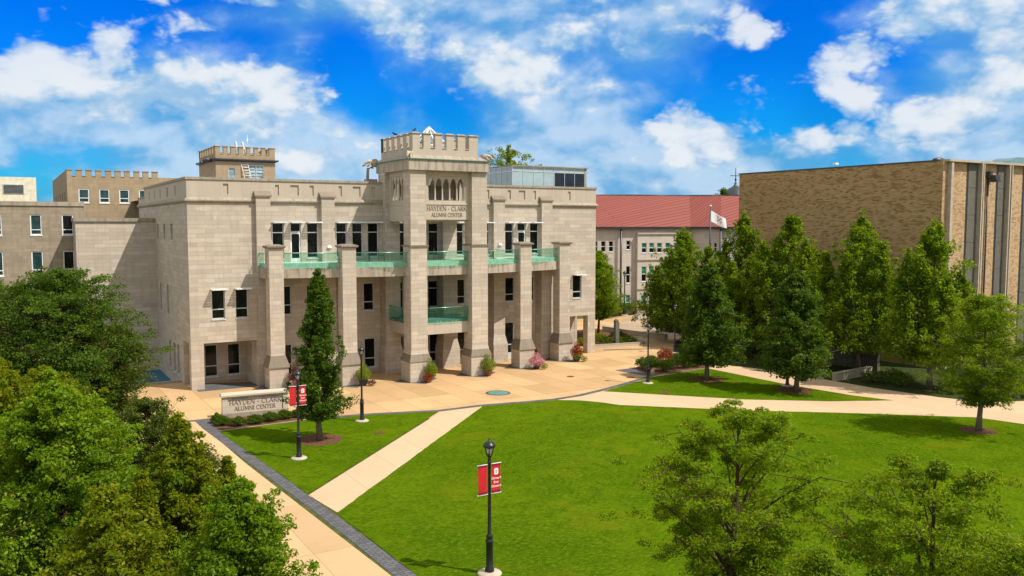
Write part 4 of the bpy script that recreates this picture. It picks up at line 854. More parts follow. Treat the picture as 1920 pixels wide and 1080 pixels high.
# brick building on the right
BB = thing('brick_building', 'windowless brown brick block with pale vertical fins on its sunlit side', 'building', (52.4, -21, 0))
BZ = 16.42; m_ = MB(); wall(m_, ms(52.4), -.5, 21, 0, BZ); at(m_, 'side_wall', 'brown_brick', BB)
m_ = MB(); wall(m_, mt(21), 52.4, 84, 0, BZ - .05); at(m_, 'front_wall', 'tan_brick', BB)
m_ = MB(); m_.q((52.5, -20.9, BZ - .3), (84, -20.9, BZ - .3), (84, .4, BZ - .3), (52.5, .4, BZ - .3)); at(m_, 'roof', 'flat_roof', BB)
m_ = MB(); m_.box(52.34, 52.62, -.6, 20.6, BZ, BZ + .10); at(m_, 'roof_edge', 'dark_metal', BB)
m_ = MB(); m_.box(52.62, 84, 20.55, 21.42, BZ - .05, BZ + .12); at(m_, 'cornice', 'pale_concrete', BB)
for a, b, c in ((52.98, 53.28, None), (55.55, 57.0, 57.25), (59.7, 60.95, 61.3), (63.6, 65.0, 65.3), (67.7, 69.1, 69.4), (71.8, 73.2, 73.5)):
    m_ = MB()
    if c is None: m_.box(a, b, 21.003, 21.35, 0, BZ - .053); at(m_, 'fin', 'pale_concrete', BB)
    else:
        m_.box(b, b + .14, 21.003, 21.42, 0, BZ - .053); m_.box(c, c + .12, 21.003, 21.42, 0, BZ - .053); at(m_, 'fin', 'pale_concrete', BB)
        m_ = MB(); m_.box(a + .16, b - .003, 21.003, 21.06, 0, BZ - .053); q = at(m_, 'panel', 'grey_concrete', BB)
        m_ = MB(); m_.box(a, a + .157, 21.003, 21.03, 0, BZ - .053)
        for k in range(7): m_.box(a + .16, b - .003, 21.062, 21.066, 2.2 * k + 1.2, 2.2 * k + 1.235)
        m_.box(b + .145, c - .004, 21.003, 21.03, 0, BZ - .053); at(m_, 'dark_joint', 'dark_metal', BB)
m_ = MB(); m_.tube([(58.35, -21.12, 0), (58.35, -21.12, 15.3)], .075, 6); m_.box(58.15, 58.5, 21.02, 21.4, 15.3, 15.75); m_.box(58.3, 58.95, 21.1, 21.75, 15.1, 15.45); m_.box(58.35, 58.9, 21.3, 21.85, 14.9, 15.08); at(m_, 'floodlight', 'dark_metal', BB)
m_ = MB()
prof = [(0, 0), (.0, .55)] + [(1.3 - 1.3 * cos(radians(k * 15)) if k < 7 else 1.3, .55 + .75 * sin(radians(k * 15))) for k in range(1, 7)] + [(3.5, 1.3), (3.5, 0)]
P0 = [(66.6 + x, BZ - .3 + z * 1.05) for x, z in prof]
for yy in (-18.2, -16.4): m_.q(*[(x, yy, z) for x, z in (P0 if yy < -17 else P0[::-1])])
for i in range(len(P0)):
    a, b = P0[i], P0[(i + 1) % len(P0)]; m_.q((a[0], -18.2, a[1]), (a[0], -16.4, a[1]), (b[0], -16.4, b[1]), (b[0], -18.2, b[1]))
at(m_, 'roof_vent', 'duct_blue', BB)
m_ = MB(); m_.tube([(52.5, -10.84, BZ + .1), (52.5, -10.84, BZ + .35)], .04, 5); m_.box(52.3, 52.7, 10.7, 11.0, BZ + .3, BZ + .46); at(m_, 'camera_box', 'white_paint', BB)
m_ = MB(); m_.ball((53.5, -19.9, BZ + .15), (.7, .35, .22)); at(m_, 'vent_cover', 'lead_roof', BB)

# ================================================================== OBJECTS
# carved sign wall
SG = thing('monument_sign', 'carved limestone sign wall with coping in front of the plaza', 'sign', (-.07, -9.87, 0), radians(-5.34))
m_ = MB(); m_.box(.0, 3.87, -.45, .02, 0, .28); m_.box(.34, 3.55, -.45, .06, 0, .26); m_.build('base', 'limestone_cap', SG)
m_ = MB(); m_.box(.02, .33, -.43, 0.0, .28, 1.27); m_.box(3.55, 3.85, -.43, 0.0, .28, 1.27); m_.build('pier', 'sign_stone', SG)
m_ = MB(); m_.box(.33, 3.55, -.40, -.07, .26, 1.27); m_.build('panel', 'sign_stone', SG)
m_ = MB(); m_.box(-.07, 3.94, -.52, .09, 1.27, 1.37); m_.taper((-.07, 3.94, -.52, .09), (-.02, 3.89, -.47, .04), 1.37, 1.45); m_.build('coping', 'sign_stone', SG)
lt = MB(); Ms = mt(-.07); carve(lt, 'HAYDEN - CLARK', Ms, .42, .74, .27, 3.06, 0, .012); carve(lt, 'ALUMNI CENTER', Ms, .70, .38, .25, 2.42, 0, .012); lt.build('lettering', 'letter_shade', SG)
text_mesh('lettering', 'Jerry & Marilyn', .15, 'letter_shade', SG, (1.05, .068, 1.12), (radians(90), 0, 0)); text_mesh('lettering', 'Robert & Kathleen', .15, 'letter_shade', SG, (2.72, .068, 1.12), (radians(90), 0, 0))
# lamps
def make_lamp():
    r = thing('street_lamp', 'x', 'street lamp', (0, 0, 0), 0, 'black lantern lamp posts')
    m_ = MB(); m_.lathe([(.40, 0), (.40, .05), (.34, .09), (.17, .11)], 20); m_.build('footing', 'pale_concrete', r)
    m_ = MB(); m_.lathe([(.15, .10), (.15, .2), (.115, .24), (.11, 1.05), (.135, 1.08), (.135, 1.13), (.10, 1.16), (.10, 1.22), (.12, 1.25), (.085, 1.32), (.06, 1.36), (.048, 3.62), (.066, 3.64), (.066, 3.70), (.05, 3.73), (.05, 3.84), (.08, 3.88), (.095, 3.93), (.07, 3.96)], 14); m_.build('pole', 'black_iron', r)
    m_ = MB()
    for k in range(6):
        a = 2 * pi * k / 6; m_.tube([(.095 * cos(a), .095 * sin(a), 3.93), (.165 * cos(a), .165 * sin(a), 4.19)], .012, 5)
    m_.lathe([(.16, 4.175), (.185, 4.175), (.185, 4.20), (.16, 4.20)], 16); ln = m_.build('lantern', 'black_iron', r)
    m_ = MB(); m_.lathe([(.055, 3.95), (.075, 4.02), (.115, 4.16)], 12); m_.build('globe', 'lamp_glass', ln)
    m_ = MB(); m_.lathe([(.205, 4.20), (.205, 4.22), (.185, 4.27), (.13, 4.335), (.06, 4.37), (.04, 4.39), (.022, 4.42), (.026, 4.435), (.01, 4.48)], 18); m_.build('cap', 'black_iron', ln)
    return r
lamp0 = make_lamp(); LAMPS = []
for i, (s_, t_, sc, lab) in enumerate([(2.54, 37.62, 1.02, 'black lamp post standing alone in the main lawn, two red banners on it'), (1.26, 20.74, 1.0, 'black lamp post with two red banners beside the carved stone sign'),
        (6.8, 14.75, 1.0, 'plain black lamp post on the tip of the small triangular lawn by the plaza'), (28.82, 14.05, .985, 'plain black lamp post in the lawn corner beside the round shrub bed'),
        (36.71, 19.89, 1.0, 'black lamp post half hidden in a tree crown by the shaded path'), (40.34, 3.91, 1.0, 'black lamp post at the shrub bed edge where the plaza meets the shaded path'),
        (56.0, -23.2, 1.27, 'tall black lamp post in front of the red roofed hall')]):
    o = lamp0 if i == 0 else copy_tree(lamp0)
    o.location = (s_, -t_, 0); o.scale = (sc,) * 3; o['label'] = lab; LAMPS.append(o)
def banners(root):
    for sgn in (-1, 1):
        x0, x1 = (.095 if sgn > 0 else -.40), (.40 if sgn > 0 else -.095); dz = 0
        m_ = MB(); m_.box(x0, x1, -.008, .008, 2.74, 3.54); b = m_.build('banner', 'red_cloth', root, label='red banner with an emblem and three words' if sgn > 0 else 'plain red banner')
        m_ = MB(); m_.box(x0, x1, -.009, .009, 3.54, 3.62); m_.build('hem', 'maroon_cloth', b); m_ = MB(); m_.box(x0, x1, -.009, .009, 2.65, 2.74); m_.build('hem', 'maroon_cloth', b)
        m_ = MB(); m_.tube([(0, 0, 3.62), (sgn * .42, 0, 3.62)], .014, 6); m_.tube([(0, 0, 2.65), (sgn * .42, 0, 2.65)], .014, 6); m_.ball((sgn * .42, 0, 3.62), (.02, .02, .02)); m_.ball((sgn * .42, 0, 2.65), (.02, .02, .02)); m_.build('arm', 'white_metal', b)
        if sgn > 0:
            cx = (x0 + x1) / 2; oc = [(.075, .10), (.045, .13), (-.045, .13), (-.075, .10), (-.075, -.10), (-.045, -.13), (.045, -.13), (.075, -.10)]
            m_ = MB(); m_.q(*[(cx + a, -.0115, 3.36 + b_ * .8) for a, b_ in oc]); m_.build('emblem', 'white_paint', b)
            m_ = MB(); m_.q(*[(cx + a * .45, -.0135, 3.36 + b_ * .8 * .6) for a, b_ in oc]); m_.build('emblem', 'grey_print', b)
            for k, wd in enumerate(('Onward', 'Ever', 'Onward')): text_mesh('lettering', wd, .105, 'white_paint', b, (cx, -.012, 3.14 - .13 * k), (radians(90), 0, 0))
banners(LAMPS[0]); banners(LAMPS[1])
# flagpole and flag
FP = thing('flagpole', 'tall dark flagpole with a white printed flag in front of the red roofed hall', 'flagpole', (64.6, 17.2, 0))
m_ = MB(); m_.tube([(0, 0, 0), (0, 0, 13.6)], [.12, .07], 8); m_.build('pole', 'dark_metal', FP); m_ = MB(); m_.ball((0, 0, 13.72), (.14, .14, .14)); m_.build('finial', 'white_metal', FP)
m_ = MB(); NX, NZ = 12, 6
def fl(i, j):
    u = i / NX; v = j / NZ; return (.08 + 2.05 * u, .22 * sin(5.5 * u + v) * u - .5 * u, 13.15 - 1.05 * u - 1.35 * (1 - v) * (1 - .12 * u) + .06 * sin(7 * u))
for i in range(NX):
    for j in range(NZ): m_.smooth = True; m_.q(fl(i, j), fl(i + 1, j), fl(i + 1, j + 1), fl(i, j + 1))
f_ = m_.build('flag', 'flag_cloth', FP); m_ = MB()
for i in range(5, 8):
    for j in range(2, 5):
        if (i + j) % 2: m_.q(*[(x, y - .012, z) for x, y, z in (fl(i, j), fl(i + 1, j), fl(i + 1, j + 1), fl(i, j + 1))])
m_.build('emblem', 'flag_print', f_)
# plaza medallion and drain covers
MD = thing('plaza_medallion', 'round green bronze medallion set in the tan plaza', 'medallion', (17.79, -11.55, 0))
m_ = MB(); m_.lathe([(.86, .004), (.86, .014), (.70, .016)], 40); m_.build('rim', 'grey_pavers', MD); m_ = MB(); m_.lathe([(.68, .012), (.68, .020), (.66, .022), (.62, .019), (.45, .019), (.43, .024), (.40, .019), (.2, .019), (.18, .024), (.05, .026)], 40); m_.build('disc', 'patina', MD)
for k, (s_, t_, lab, z) in enumerate(((6.6, 17.9, 'round brown drain cover in the triangular lawn', .02), (25.6, 8.9, 'small round drain cover in the middle of the tan plaza', .004), (29.3, 11.5, 'small brown drain cover near the plaza edge by the round shrub bed', .004))):
    m_ = MB(); m_.lathe([(.28, z), (.28, z + .012), (.24, z + .016), (.23, z + .010), (.05, z + .012)], 20); q = m_.build('drain_cover', 'mulch'); q.location = (s_, -t_, 0); tag(q, lab, 'drain cover', 'drain covers')
# stone bollard, bench block, low walls, post
m_ = MB(); m_.lathe([(.17, 0), (.17, .36), (.15, .43), (.09, .48), (.03, .49)], 14); q = m_.build('stone_bollard', 'pale_concrete'); q.location = (31.3, -11.65, 0); tag(q, 'short pale stone bollard beside the lamp at the shrub bed', 'bollard')
def low_wall(name, pts, h, w_, m, lab, cat='low wall', cap=.05):
    P = [np.array(p, float) for p in pts]; m_ = MB(); Lf, Rt = [], []
    for i, p in enumerate(P):
        d = P[min(i + 1, len(P) - 1)] - P[max(i - 1, 0)]; d /= np.linalg.norm(d); n = np.array([-d[1], d[0]]); Lf.append(p + n * w_ / 2); Rt.append(p - n * w_ / 2)
    m_.prism([(q[0] - P[0][0], -(q[1] - P[0][1])) for q in Lf + Rt[::-1]], 0, h - cap); q = m_.build(name, m); q.location = (P[0][0], -P[0][1], 0); tag(q, lab, cat)
    m_ = MB(); Lf2 = [p + (p - q_) * .04 for p, q_ in zip(Lf, Rt)]; Rt2 = [q_ + (q_ - p) * .04 for p, q_ in zip(Lf, Rt)]
    m_.prism([(q2[0] - P[0][0], -(q2[1] - P[0][1])) for q2 in Lf2 + Rt2[::-1]], h - cap + .002, h); m_.build('coping', 'concrete', q); return q
low_wall('seat_wall', [(44.4, -12.0), (44.66, -10), (44.72, -8.03), (45.07, -5.87), (45.55, -3.24)], .55, .5, 'limestone_plain', 'long curved tan seat wall along the near edge of the terrace')
low_wall('seat_wall', [(54.5, -19.0), (56.1, -19.6), (59.9, -20.6), (62.5, -20.2)], .6, .5, 'limestone_plain', 'far tan seat wall under the hedge at the back of the terrace')
low_wall('planter_kerb', [(35.3, -2.45), (38.7, -2.05), (40.7, -1.7), (41.3, -1.95)], .28, .3, 'limestone_plain', 'low kerb wall of the planting bed at the right end of the alumni hall')
m_ = MB(); m_.box(-.9, .9, -.35, .35, 0, .45); m_.taper((-.9, .9, -.35, .35), (-.84, .84, -.29, .29), .45, .50); q = m_.build('bench_block', 'pale_concrete'); q.location = (41.9, 2.9, 0); q.rotation_euler.z = radians(50); tag(q, 'pale rectangular stone block at the tip of the planting bed', 'bench')
m_ = MB(); m_.box(-.16, .16, -.16, .16, 0, 2.35); m_.box(.19, .30, -.12, .12, 0, 2.2); m_.taper((-.2, .2, -.2, .2), (-.05, .05, -.05, .05), 2.352, 2.5); q = m_.build('metal_pylon', 'grey_concrete'); q.location = (38.94, 2.8, 0); tag(q, 'square grey pylon standing in the planting bed under small trees', 'post')
low_wall('ramp_wall', [(41.55, 16.97), (41.2, 18.2), (40.95, 19.42)], .72, .3, 'concrete', 'tan ramp wall running along the shaded path')
low_wall('ramp_wall', [(41.15, 20.3), (43.2, 20.1), (45.9, 19.85)], .62, .3, 'concrete', 'stained ramp wall running back towards the brick building')
low_wall('retaining_wall', [(47.5, 12.5), (47.5, 19.4)], 1.9, .3, 'grey_concrete', 'tall grey concrete wall behind the ramp railing')
m_ = MB()
for z in (.55, .95): m_.tube([(0, 0, z), (4.6, -.2, z)], .022, 6)
for k in range(8): m_.tube([(4.6 * k / 7, -.2 * k / 7, 0), (4.6 * k / 7, -.2 * k / 7, .95)], .02, 6)
q = m_.build('ramp_railing', 'black_iron'); q.location = (42.0, -18.6, .35); tag(q, 'black metal handrail of the ramp under the trees', 'railing')
# furniture on the balconies
def patio_chair(loc, rz, lab):
    r = thing('patio_chair', lab, 'chair', loc, rz, 'dark chairs on the balconies')
    m_ = MB(); m_.box(-.22, .22, -.22, .22, .41, .45); m_.build('seat', 'dark_metal', r)
    m_ = MB(); m_.box(-.22, .22, -.25, -.21, .50, .88); m_.build('backrest', 'dark_metal', r)
    for x in (-.2, .2):
        for y in (-.2, .2):
            m_ = MB(); m_.tube([(x, y, 0), (x, y, .41)], .018, 5); m_.build('leg', 'dark_metal', r)
        m_ = MB(); m_.tube([(x, .23, .45), (x, .23, .90)], .016, 5); m_.tube([(x, .23, .65), (x, -.2, .65), (x, -.2, .45)], .016, 5); m_.build('armrest', 'dark_metal', r)
    return r
def patio_table(loc, lab):
    r = thing('patio_table', lab, 'table', loc, 0, 'dark tables on the balconies')
    m_ = MB(); m_.lathe([(.5, .70), (.5, .73)], 18, smooth=False); m_.build('tabletop', 'dark_metal', r); m_ = MB(); m_.lathe([(.28, 0), (.28, .03), (.04, .05), (.04, .70)], 12); m_.build('pedestal', 'dark_metal', r)
patio_table((16.5, -2.6, 8.745), 'dark round table on the upper porch balcony'); patio_chair((17.5, -2.7, 8.745), radians(80), 'dark armchair right of the table on the upper porch balcony'); patio_chair((15.8, -1.6, 8.745), radians(-120), 'dark armchair behind the table on the upper porch balcony')
patio_table((12.2, -2.3, 8.745), 'dark round table on the balcony beside the tower'); patio_chair((13.2, -2.2, 8.745), radians(70), 'dark armchair at the balcony table beside the tower')
patio_table((16.6, -1.6, 4.325), 'dark round table on the lower porch balcony'); patio_chair((17.5, -1.8, 4.325), radians(80), 'dark armchair on the lower porch balcony')
patio_table((22.6, -2.4, 8.745), 'dark round table on the balcony right of the tower')
# crows on the battlements
for (x, y, z, rz, lab) in ((14.85, -4.6, 18.10, .6, 'small black bird on the corner merlon of the porch tower'), (14.8, -1.2, 18.10, 2.2, 'small black bird on a side merlon of the porch tower')):
    m_ = MB(); m_.tube([(-.24, 0, .10), (-.12, 0, .13), (.02, 0, .16), (.12, 0, .21), (.16, 0, .26)], [.02, .06, .085, .065, .045], 8); m_.ball((.18, 0, .285), (.055, .045, .045), 8, 6); m_.tube([(.22, 0, .285), (.29, 0, .27)], [.02, .005], 5)
    for yy in (-.03, .03): m_.tube([(.03, yy, 0), (.02, yy, .1)], .008, 4)
    q = m_.build('bird', 'bird_black'); q.location = (x, y, z); q.rotation_euler.z = rz; q.scale = (.95,) * 3; tag(q, lab, 'bird', 'birds on the tower')
# ================================================================== TREES AND PLANTS
def leaf_mesh(name, P, N, size, m, rng, parent, aspect=.55, up=.55, jit=.35):
    """one small folded leaf per point; N = outward direction used to tilt the blades"""
    n = len(P); nr = rng.normal(size=(n, 3)); nr = nr / np.linalg.norm(nr, axis=1, keepdims=True) + N * .55 + np.array([0, 0, up]); nr /= np.linalg.norm(nr, axis=1, keepdims=True)
    r = rng.normal(size=(n, 3)); t = np.cross(nr, r); t /= np.linalg.norm(t, axis=1, keepdims=True) + 1e-9; b = np.cross(nr, t)
    L = (size * (1 + rng.uniform(-jit, jit, n)))[:, None]; Wd = L * aspect
    a0 = P - t * L * .5; a1 = P + b * Wd * .5 + nr * L * .08; a2 = P + t * L * .5 - nr * L * .10; a3 = P - b * Wd * .5 + nr * L * .08
    V = np.stack([a0, a1, a2, a3], 1).reshape(-1, 3).astype(np.float32)
    me = bpy.data.meshes.new(name); me.vertices.add(4 * n); me.loops.add(4 * n); me.polygons.add(n)
    me.vertices.foreach_set('co', V.ravel()); me.loops.foreach_set('vertex_index', np.arange(4 * n, dtype=np.int32)); me.polygons.foreach_set('loop_start', np.arange(0, 4 * n, 4, dtype=np.int32))
    me.update(calc_edges=True); me.materials.append(MATS[m]); o = bpy.data.objects.new(name, me); C.objects.link(o); o.parent = parent; return o
PROF = {
 'ovate': lambda x: np.sin(np.pi * np.clip(x, 0, 1) ** .75) ** .75,
 'oak': lambda x: np.clip(np.minimum(1.0, (x + .12) * 4.5) * (1 - x) ** .55, 0, 1),
 'pyramid': lambda x: np.clip(np.minimum(1.0, (x + .18) * 3.2) * (1 - x) ** .85, 0, 1),
 'maple': lambda x: np.clip(np.minimum(1.0, (x + .25) * 2.6) * (1 - x) ** .62, 0, 1),
 'round': lambda x: np.sqrt(np.clip(1 - (2 * x - 1) ** 2, 0, 1)),
 'vase': lambda x: np.clip(.35 + 1.25 * x, 0, 1) * np.clip((1.02 - x) * 3.2, 0, 1) ** .6}
def tree(name, label, s_, t_, H, z0, R, prof='maple', nb=46, cl=5, lv=60, cr=.42, flat=.55, size=.16, m='leaf_maple', bk='bark_grey', tr=.14, asc=.55, seed=0, group=None, lean=(0, 0), up=.55, sub=2, inner=.28, squash=1.0, tuft=0.0, aspect=.55, limb=1.0, leaders=0):
    rng = np.random.default_rng(seed + 11); root = thing(name, label, 'tree', (s_, -t_, 0), 0, group)
    pf = PROF[prof]; tk = MB(); top = np.array((lean[0], lean[1], H * .93))
    def trunk(z): f = z / H; return np.array((lean[0] * f + .12 * math.sin(3.1 * f * 2 + seed), lean[1] * f + .10 * math.cos(2.3 * f * 2 + seed) - .1, z))
    zs = np.linspace(0, H * .93, 9); tk.tube([trunk(z) for z in zs], [tr * (1.35 if i == 0 else 1) * (1 - .9 * (z / (H * .95)) ** 1.1) + .01 for i, z in enumerate(zs)], 9)
    Cs, Ns, Rs = [], [], []
    axes = [(0.0, 0.0, H, R, nb)]
    for k in range(leaders):     # upright side leaders give the crown several points
        aa = k * 2 * pi / leaders + rng.uniform(-.4, .4) + seed; rd = R * rng.uniform(.42, .62); hh = H * rng.uniform(.66, .86); axes.append((rd * cos(aa), rd * sin(aa), hh, R * .52, int(nb * .42)))
        tk.tube([trunk(z0 * .9), trunk(z0) + np.array((rd * .6 * cos(aa), rd * .6 * sin(aa), hh * .22)), np.array((rd * cos(aa), rd * sin(aa), hh * .92))], [tr * .5, tr * .34, .015], 6)
    for i, (ox, oy, H_, R_, first) in [(i, ax[:4] + (None,)) for ax in axes for i in range(ax[4])]:
        nbb = next(ax[4] for ax in axes if ax[0] == ox and ax[1] == oy)
        x = ((i + rng.uniform(0, 1)) / nbb) ** .92; z = z0 + (H_ - z0) * x; az = i * 2.39996 + rng.uniform(-.5, .5)
        rr = R_ * float(pf(x)) * rng.uniform(.62, 1.12) * (1 + .12 * math.sin(3 * az + seed))
        def tw(zz_): return trunk(zz_) if not (ox or oy) else np.array((ox * min(1, .35 + zz_ / H_), oy * min(1, .35 + zz_ / H_), zz_))
        tip = tw(min(z, H_ * .93)) + np.array((cos(az) * rr, sin(az) * rr * squash, 0)); tip[2] = z
        zb = max(z0 * .8, z - rr * asc - .25); base = tw(min(zb, H_ * .9)); mid = base + (tip - base) * .5 + np.array((0, 0, -.10 * rr if asc < .4 else .12 * rr))
        def bez(f): return base * (1 - f) ** 2 + mid * 2 * f * (1 - f) + tip * f * f
        br = max(.012, tr * .34 * (1 - x * .7)) * limb; tk.tube([bez(f) for f in (0, .3, .6, .85, 1.0)], [br, br * .8, br * .62, br * .46, br * .32], 5, False)
        for k in range(cl):
            f = inner + (1 - inner) * (k + .7) / cl; p = bez(f)
            spread = rr * .34 * (f if f < .8 else 1.0)
            for q in range(sub):
                c = p + rng.normal(size=3) * np.array((spread, spread, spread * .55)) * .62; Cs.append(c)
                d = c - trunk(min(max(z0, c[2] - .3), H * .9)); Ns.append(d / (np.linalg.norm(d) + 1e-6)); Rs.append(cr * rng.uniform(.65, 1.3) * (.72 + .4 * float(pf(x))))
                if tuft and rng.random() < tuft: Cs.append(c + np.array((0, 0, cr * 1.1))); Ns.append(np.array((0, 0, 1.))); Rs.append(cr * .55)
                if q == 0 and k > 0: tk.tube([p, c], [br * .36, .009], 4, False)
    Cs = np.array(Cs); Ns = np.array(Ns); Rs = np.array(Rs)
    n = len(Cs); idx = np.repeat(np.arange(n), lv); u = rng.normal(size=(len(idx), 3)); u /= np.linalg.norm(u, axis=1, keepdims=True); u *= (rng.uniform(0, 1, len(idx)) ** .45)[:, None]
    P = Cs[idx] + u * Rs[idx][:, None] * np.array((1, 1, flat)); P[:, 2] -= .12 * Rs[idx] * (np.linalg.norm(u[:, :2], axis=1) ** 2)
    tk.build('trunk', bk, root); leaf_mesh('crown', P, Ns[idx] * .6 + u * .5, size, m, rng, root, aspect, up)
    return root
RG_ = 'trees along the brick building'
# --- by the sign
tree('oak_tree', 'slim upright dark green oak in a mulch ring behind the carved sign', 3.26, 17.67, 8.8, 1.25, 1.48, 'oak', 80, 5, 46, .28, .75, .13, 'leaf_oak', 'bark_grey', .14, .75, 3, tuft=.35)
# --- right hand lawn trees and the row before the brick wall
tree('oak_tree', 'round dark green oak in the lawn corner next to the shrub bed', 33.58, 15.12, 8.6, 1.3, 2.9, 'maple', 66, 6, 40, .42, .65, .19, 'leaf_oak', 'bark_grey', .15, .4, 5)
tree('oak_tree', 'dark green oak with a slim trunk beside the half hidden lamp post', 35.77, 21.3, 8.3, 1.35, 2.6, 'maple', 62, 6, 40, .42, .65, .19, 'leaf_oak', 'bark_grey', .15, .35, 8)
for i, (s_, t_, H, R, zz, lab) in enumerate([(45.6, -1.0, 10.7, 3.3, 1.2, 'broad yellow green maple farthest back, in front of the flagpole'), (46.3, 6.1, 12.2, 2.9, 1.2, 'tall narrow maple beside the far corner of the brick wall'),
        (46.3, 11.5, 12.2, 3.2, 1.2, 'tall pointed maple standing behind the half hidden lamp post'), (45.9, 18.6, 11.95, 3.1, 2.0, 'tall full maple before the middle of the brick wall beside the ramp'), (44.6, 25.5, 11.3, 2.9, 2.2, 'pointed maple before the sunlit corner of the brick building')]):
    tree('maple_tree', lab, s_, t_, H, zz, R * 1.36, 'maple', 60, 5, 26, .42, .95, .22, 'leaf_maple', 'bark_grey', .17, 1.25, 20 + i * 7, RG_, tuft=.22, sub=2, up=.3, leaders=4, inner=.3)
tree('locust_tree', 'airy light green locust on the lawn at the right, pale trunk in a mulch ring', 35.51, 34.5, 7.7, 1.7, 2.75, 'round', 70, 6, 56, .42, .45, .13, 'leaf_locust', 'bark_grey', .14, .25, 31, up=.8, aspect=.4)
# --- near lawn trees, only their upper parts in view
tree('locust_tree', 'open feathery locust with dark forking limbs in the near lawn', 4.74, 46.26, 6.95, 2.4, 2.5, 'vase', 34, 6, 84, .27, .38, .09, 'leaf_locust', 'bark_brown', .12, .75, 41, up=.7, aspect=.42, limb=1.5, inner=.5, sub=3)
tree('locust_tree', 'spreading feathery locust in the near right corner of the lawn', 6.14, 50.58, 6.5, 2.4, 2.3, 'vase', 34, 6, 84, .27, .38, .085, 'leaf_locust', 'bark_brown', .11, .7, 49, up=.7, aspect=.42, limb=1.5, inner=.5, sub=3)
tree('locust_tree', 'low feathery crown peeping up between the two near locusts', 2.0, 51.03, 5.45, 2.6, 1.0, 'round', 30, 5, 60, .28, .5, .08, 'leaf_locust', 'bark_brown', .07, .6, 47, up=.8, aspect=.38)
tree('locust_tree', 'yellow green locust crown cut by the bottom right edge of the photo', 4.9, 53.2, 5.9, 2.0, 1.5, 'round', 34, 5, 70, .3, .5, .08, 'leaf_locust', 'bark_brown', .08, .6, 48, up=.8, aspect=.38)
# --- left side grove
tree('locust_tree', 'big dark feathery locust in front of the grey hall and pool', -8.3, 10.4, 9.1, 1.5, 4.0, 'round', 110, 6, 56, .52, .42, .16, 'leaf_oak', 'bark_brown', .2, .45, 51, up=.8, aspect=.4)
tree('locust_tree', 'dark feathery locust at the far left edge before the grey hall', -12.2, 7.0, 8.8, 2.0, 3.2, 'round', 80, 6, 50, .5, .42, .16, 'leaf_oak', 'bark_brown', .18, .45, 52, up=.8, aspect=.4)
tree('locust_tree', 'lower dark tree spreading beside the pool kerb', -6.2, 9.6, 5.9, .6, 2.6, 'round', 70, 5, 46, .42, .5, .15, 'leaf_dark', 'bark_brown', .12, .4, 53, up=.7, aspect=.45)
tree('elm_tree', 'bright green tree with the highest crown of the near left grove', -9.9, 38.6, 7.75, 1.0, 2.8, 'ovate', 130, 6, 60, .26, .6, .092, 'leaf_bright', 'bark_brown', .14, .6, 61, up=.6, sub=3, tuft=.12)
tree('elm_tree', 'yellow olive tree at the left edge above the bright green one', -11.2, 31.2, 7.4, 1.0, 2.4, 'ovate', 100, 6, 44, .26, .6, .10, 'leaf_olive', 'bark_brown', .13, .7, 62, sub=3, tuft=.2)
tree('elm_tree', 'yellow green tree with thin leading shoots leaning over the walk', -7.35, 40.3, 6.9, .6, 2.6, 'pyramid', 100, 6, 44, .23, .6, .09, 'leaf_olive', 'bark_brown', .12, .75, 63, tuft=.3, sub=3, leaders=3)
tree('elm_tree', 'pale bright tree nearest the walk at the bottom of the photo', -7.2, 45.2, 6.5, .6, 2.5, 'maple', 110, 6, 56, .23, .6, .08, 'leaf_bright', 'bark_brown', .12, .6, 64, sub=3, tuft=.15, leaders=2)
tree('elm_tree', 'olive green tree at the bottom left with loose yellow twigs', -9.6, 45.9, 7.0, .6, 2.0, 'maple', 110, 6, 52, .22, .6, .08, 'leaf_olive', 'bark_brown', .12, .6, 65, sub=3, tuft=.15)
tree('plum_tree', 'dull dark green small tree behind the bright grove beside the walk', -6.6, 27.9, 5.1, .5, 1.7, 'round', 80, 5, 44, .24, .6, .09, 'leaf_dark', 'bark_brown', .09, .6, 66)
tree('plum_tree', 'second dull dark small tree lower down beside the walk', -5.9, 31.8, 4.3, .4, 1.5, 'round', 64, 5, 50, .32, .6, .10, 'leaf_dark', 'bark_brown', .08, .6, 67)
tree('elm_tree', 'olive tree at the left between the dark locusts and the bright crown', -9.6, 26.0, 6.3, .8, 2.4, 'ovate', 96, 5, 44, .27, .6, .105, 'leaf_olive', 'bark_brown', .12, .6, 68, sub=3)
# --- behind and beyond
tree('distant_tree', 'yellow green treetop showing behind the porch tower', 37.6, -21.0, 20.2, 12.0, 3.6, 'round', 40, 5, 20, .5, .6, .24, 'leaf_lime', 'bark_brown', .25, .8, 71)
tree('distant_tree', 'little dark treetop beside the lead dome', 90.3, -41.3, 17.2, 9.0, 1.9, 'round', 40, 5, 40, .6, .6, .25, 'leaf_oak', 'bark_brown', .25, .6, 72)
for i, (s_, t_, H, R, lab) in enumerate([(40.2, -7.4, 8.3, 2.1, 'small green tree just right of the alumni hall, nearest the pylon'), (41.8, -9.6, 8.8, 2.2, 'small green tree behind the pylon bed, the farther one'), (38.4, -9.6, 9.4, 2.1, 'small green tree half behind the right end of the alumni hall')]):
    tree('locust_tree', lab, s_, t_, H, 2.2, R, 'ovate', 54, 5, 44, .42, .6, .15, 'leaf_locust', 'bark_brown', .1, .6, 75 + i, 'small trees right of the alumni hall')
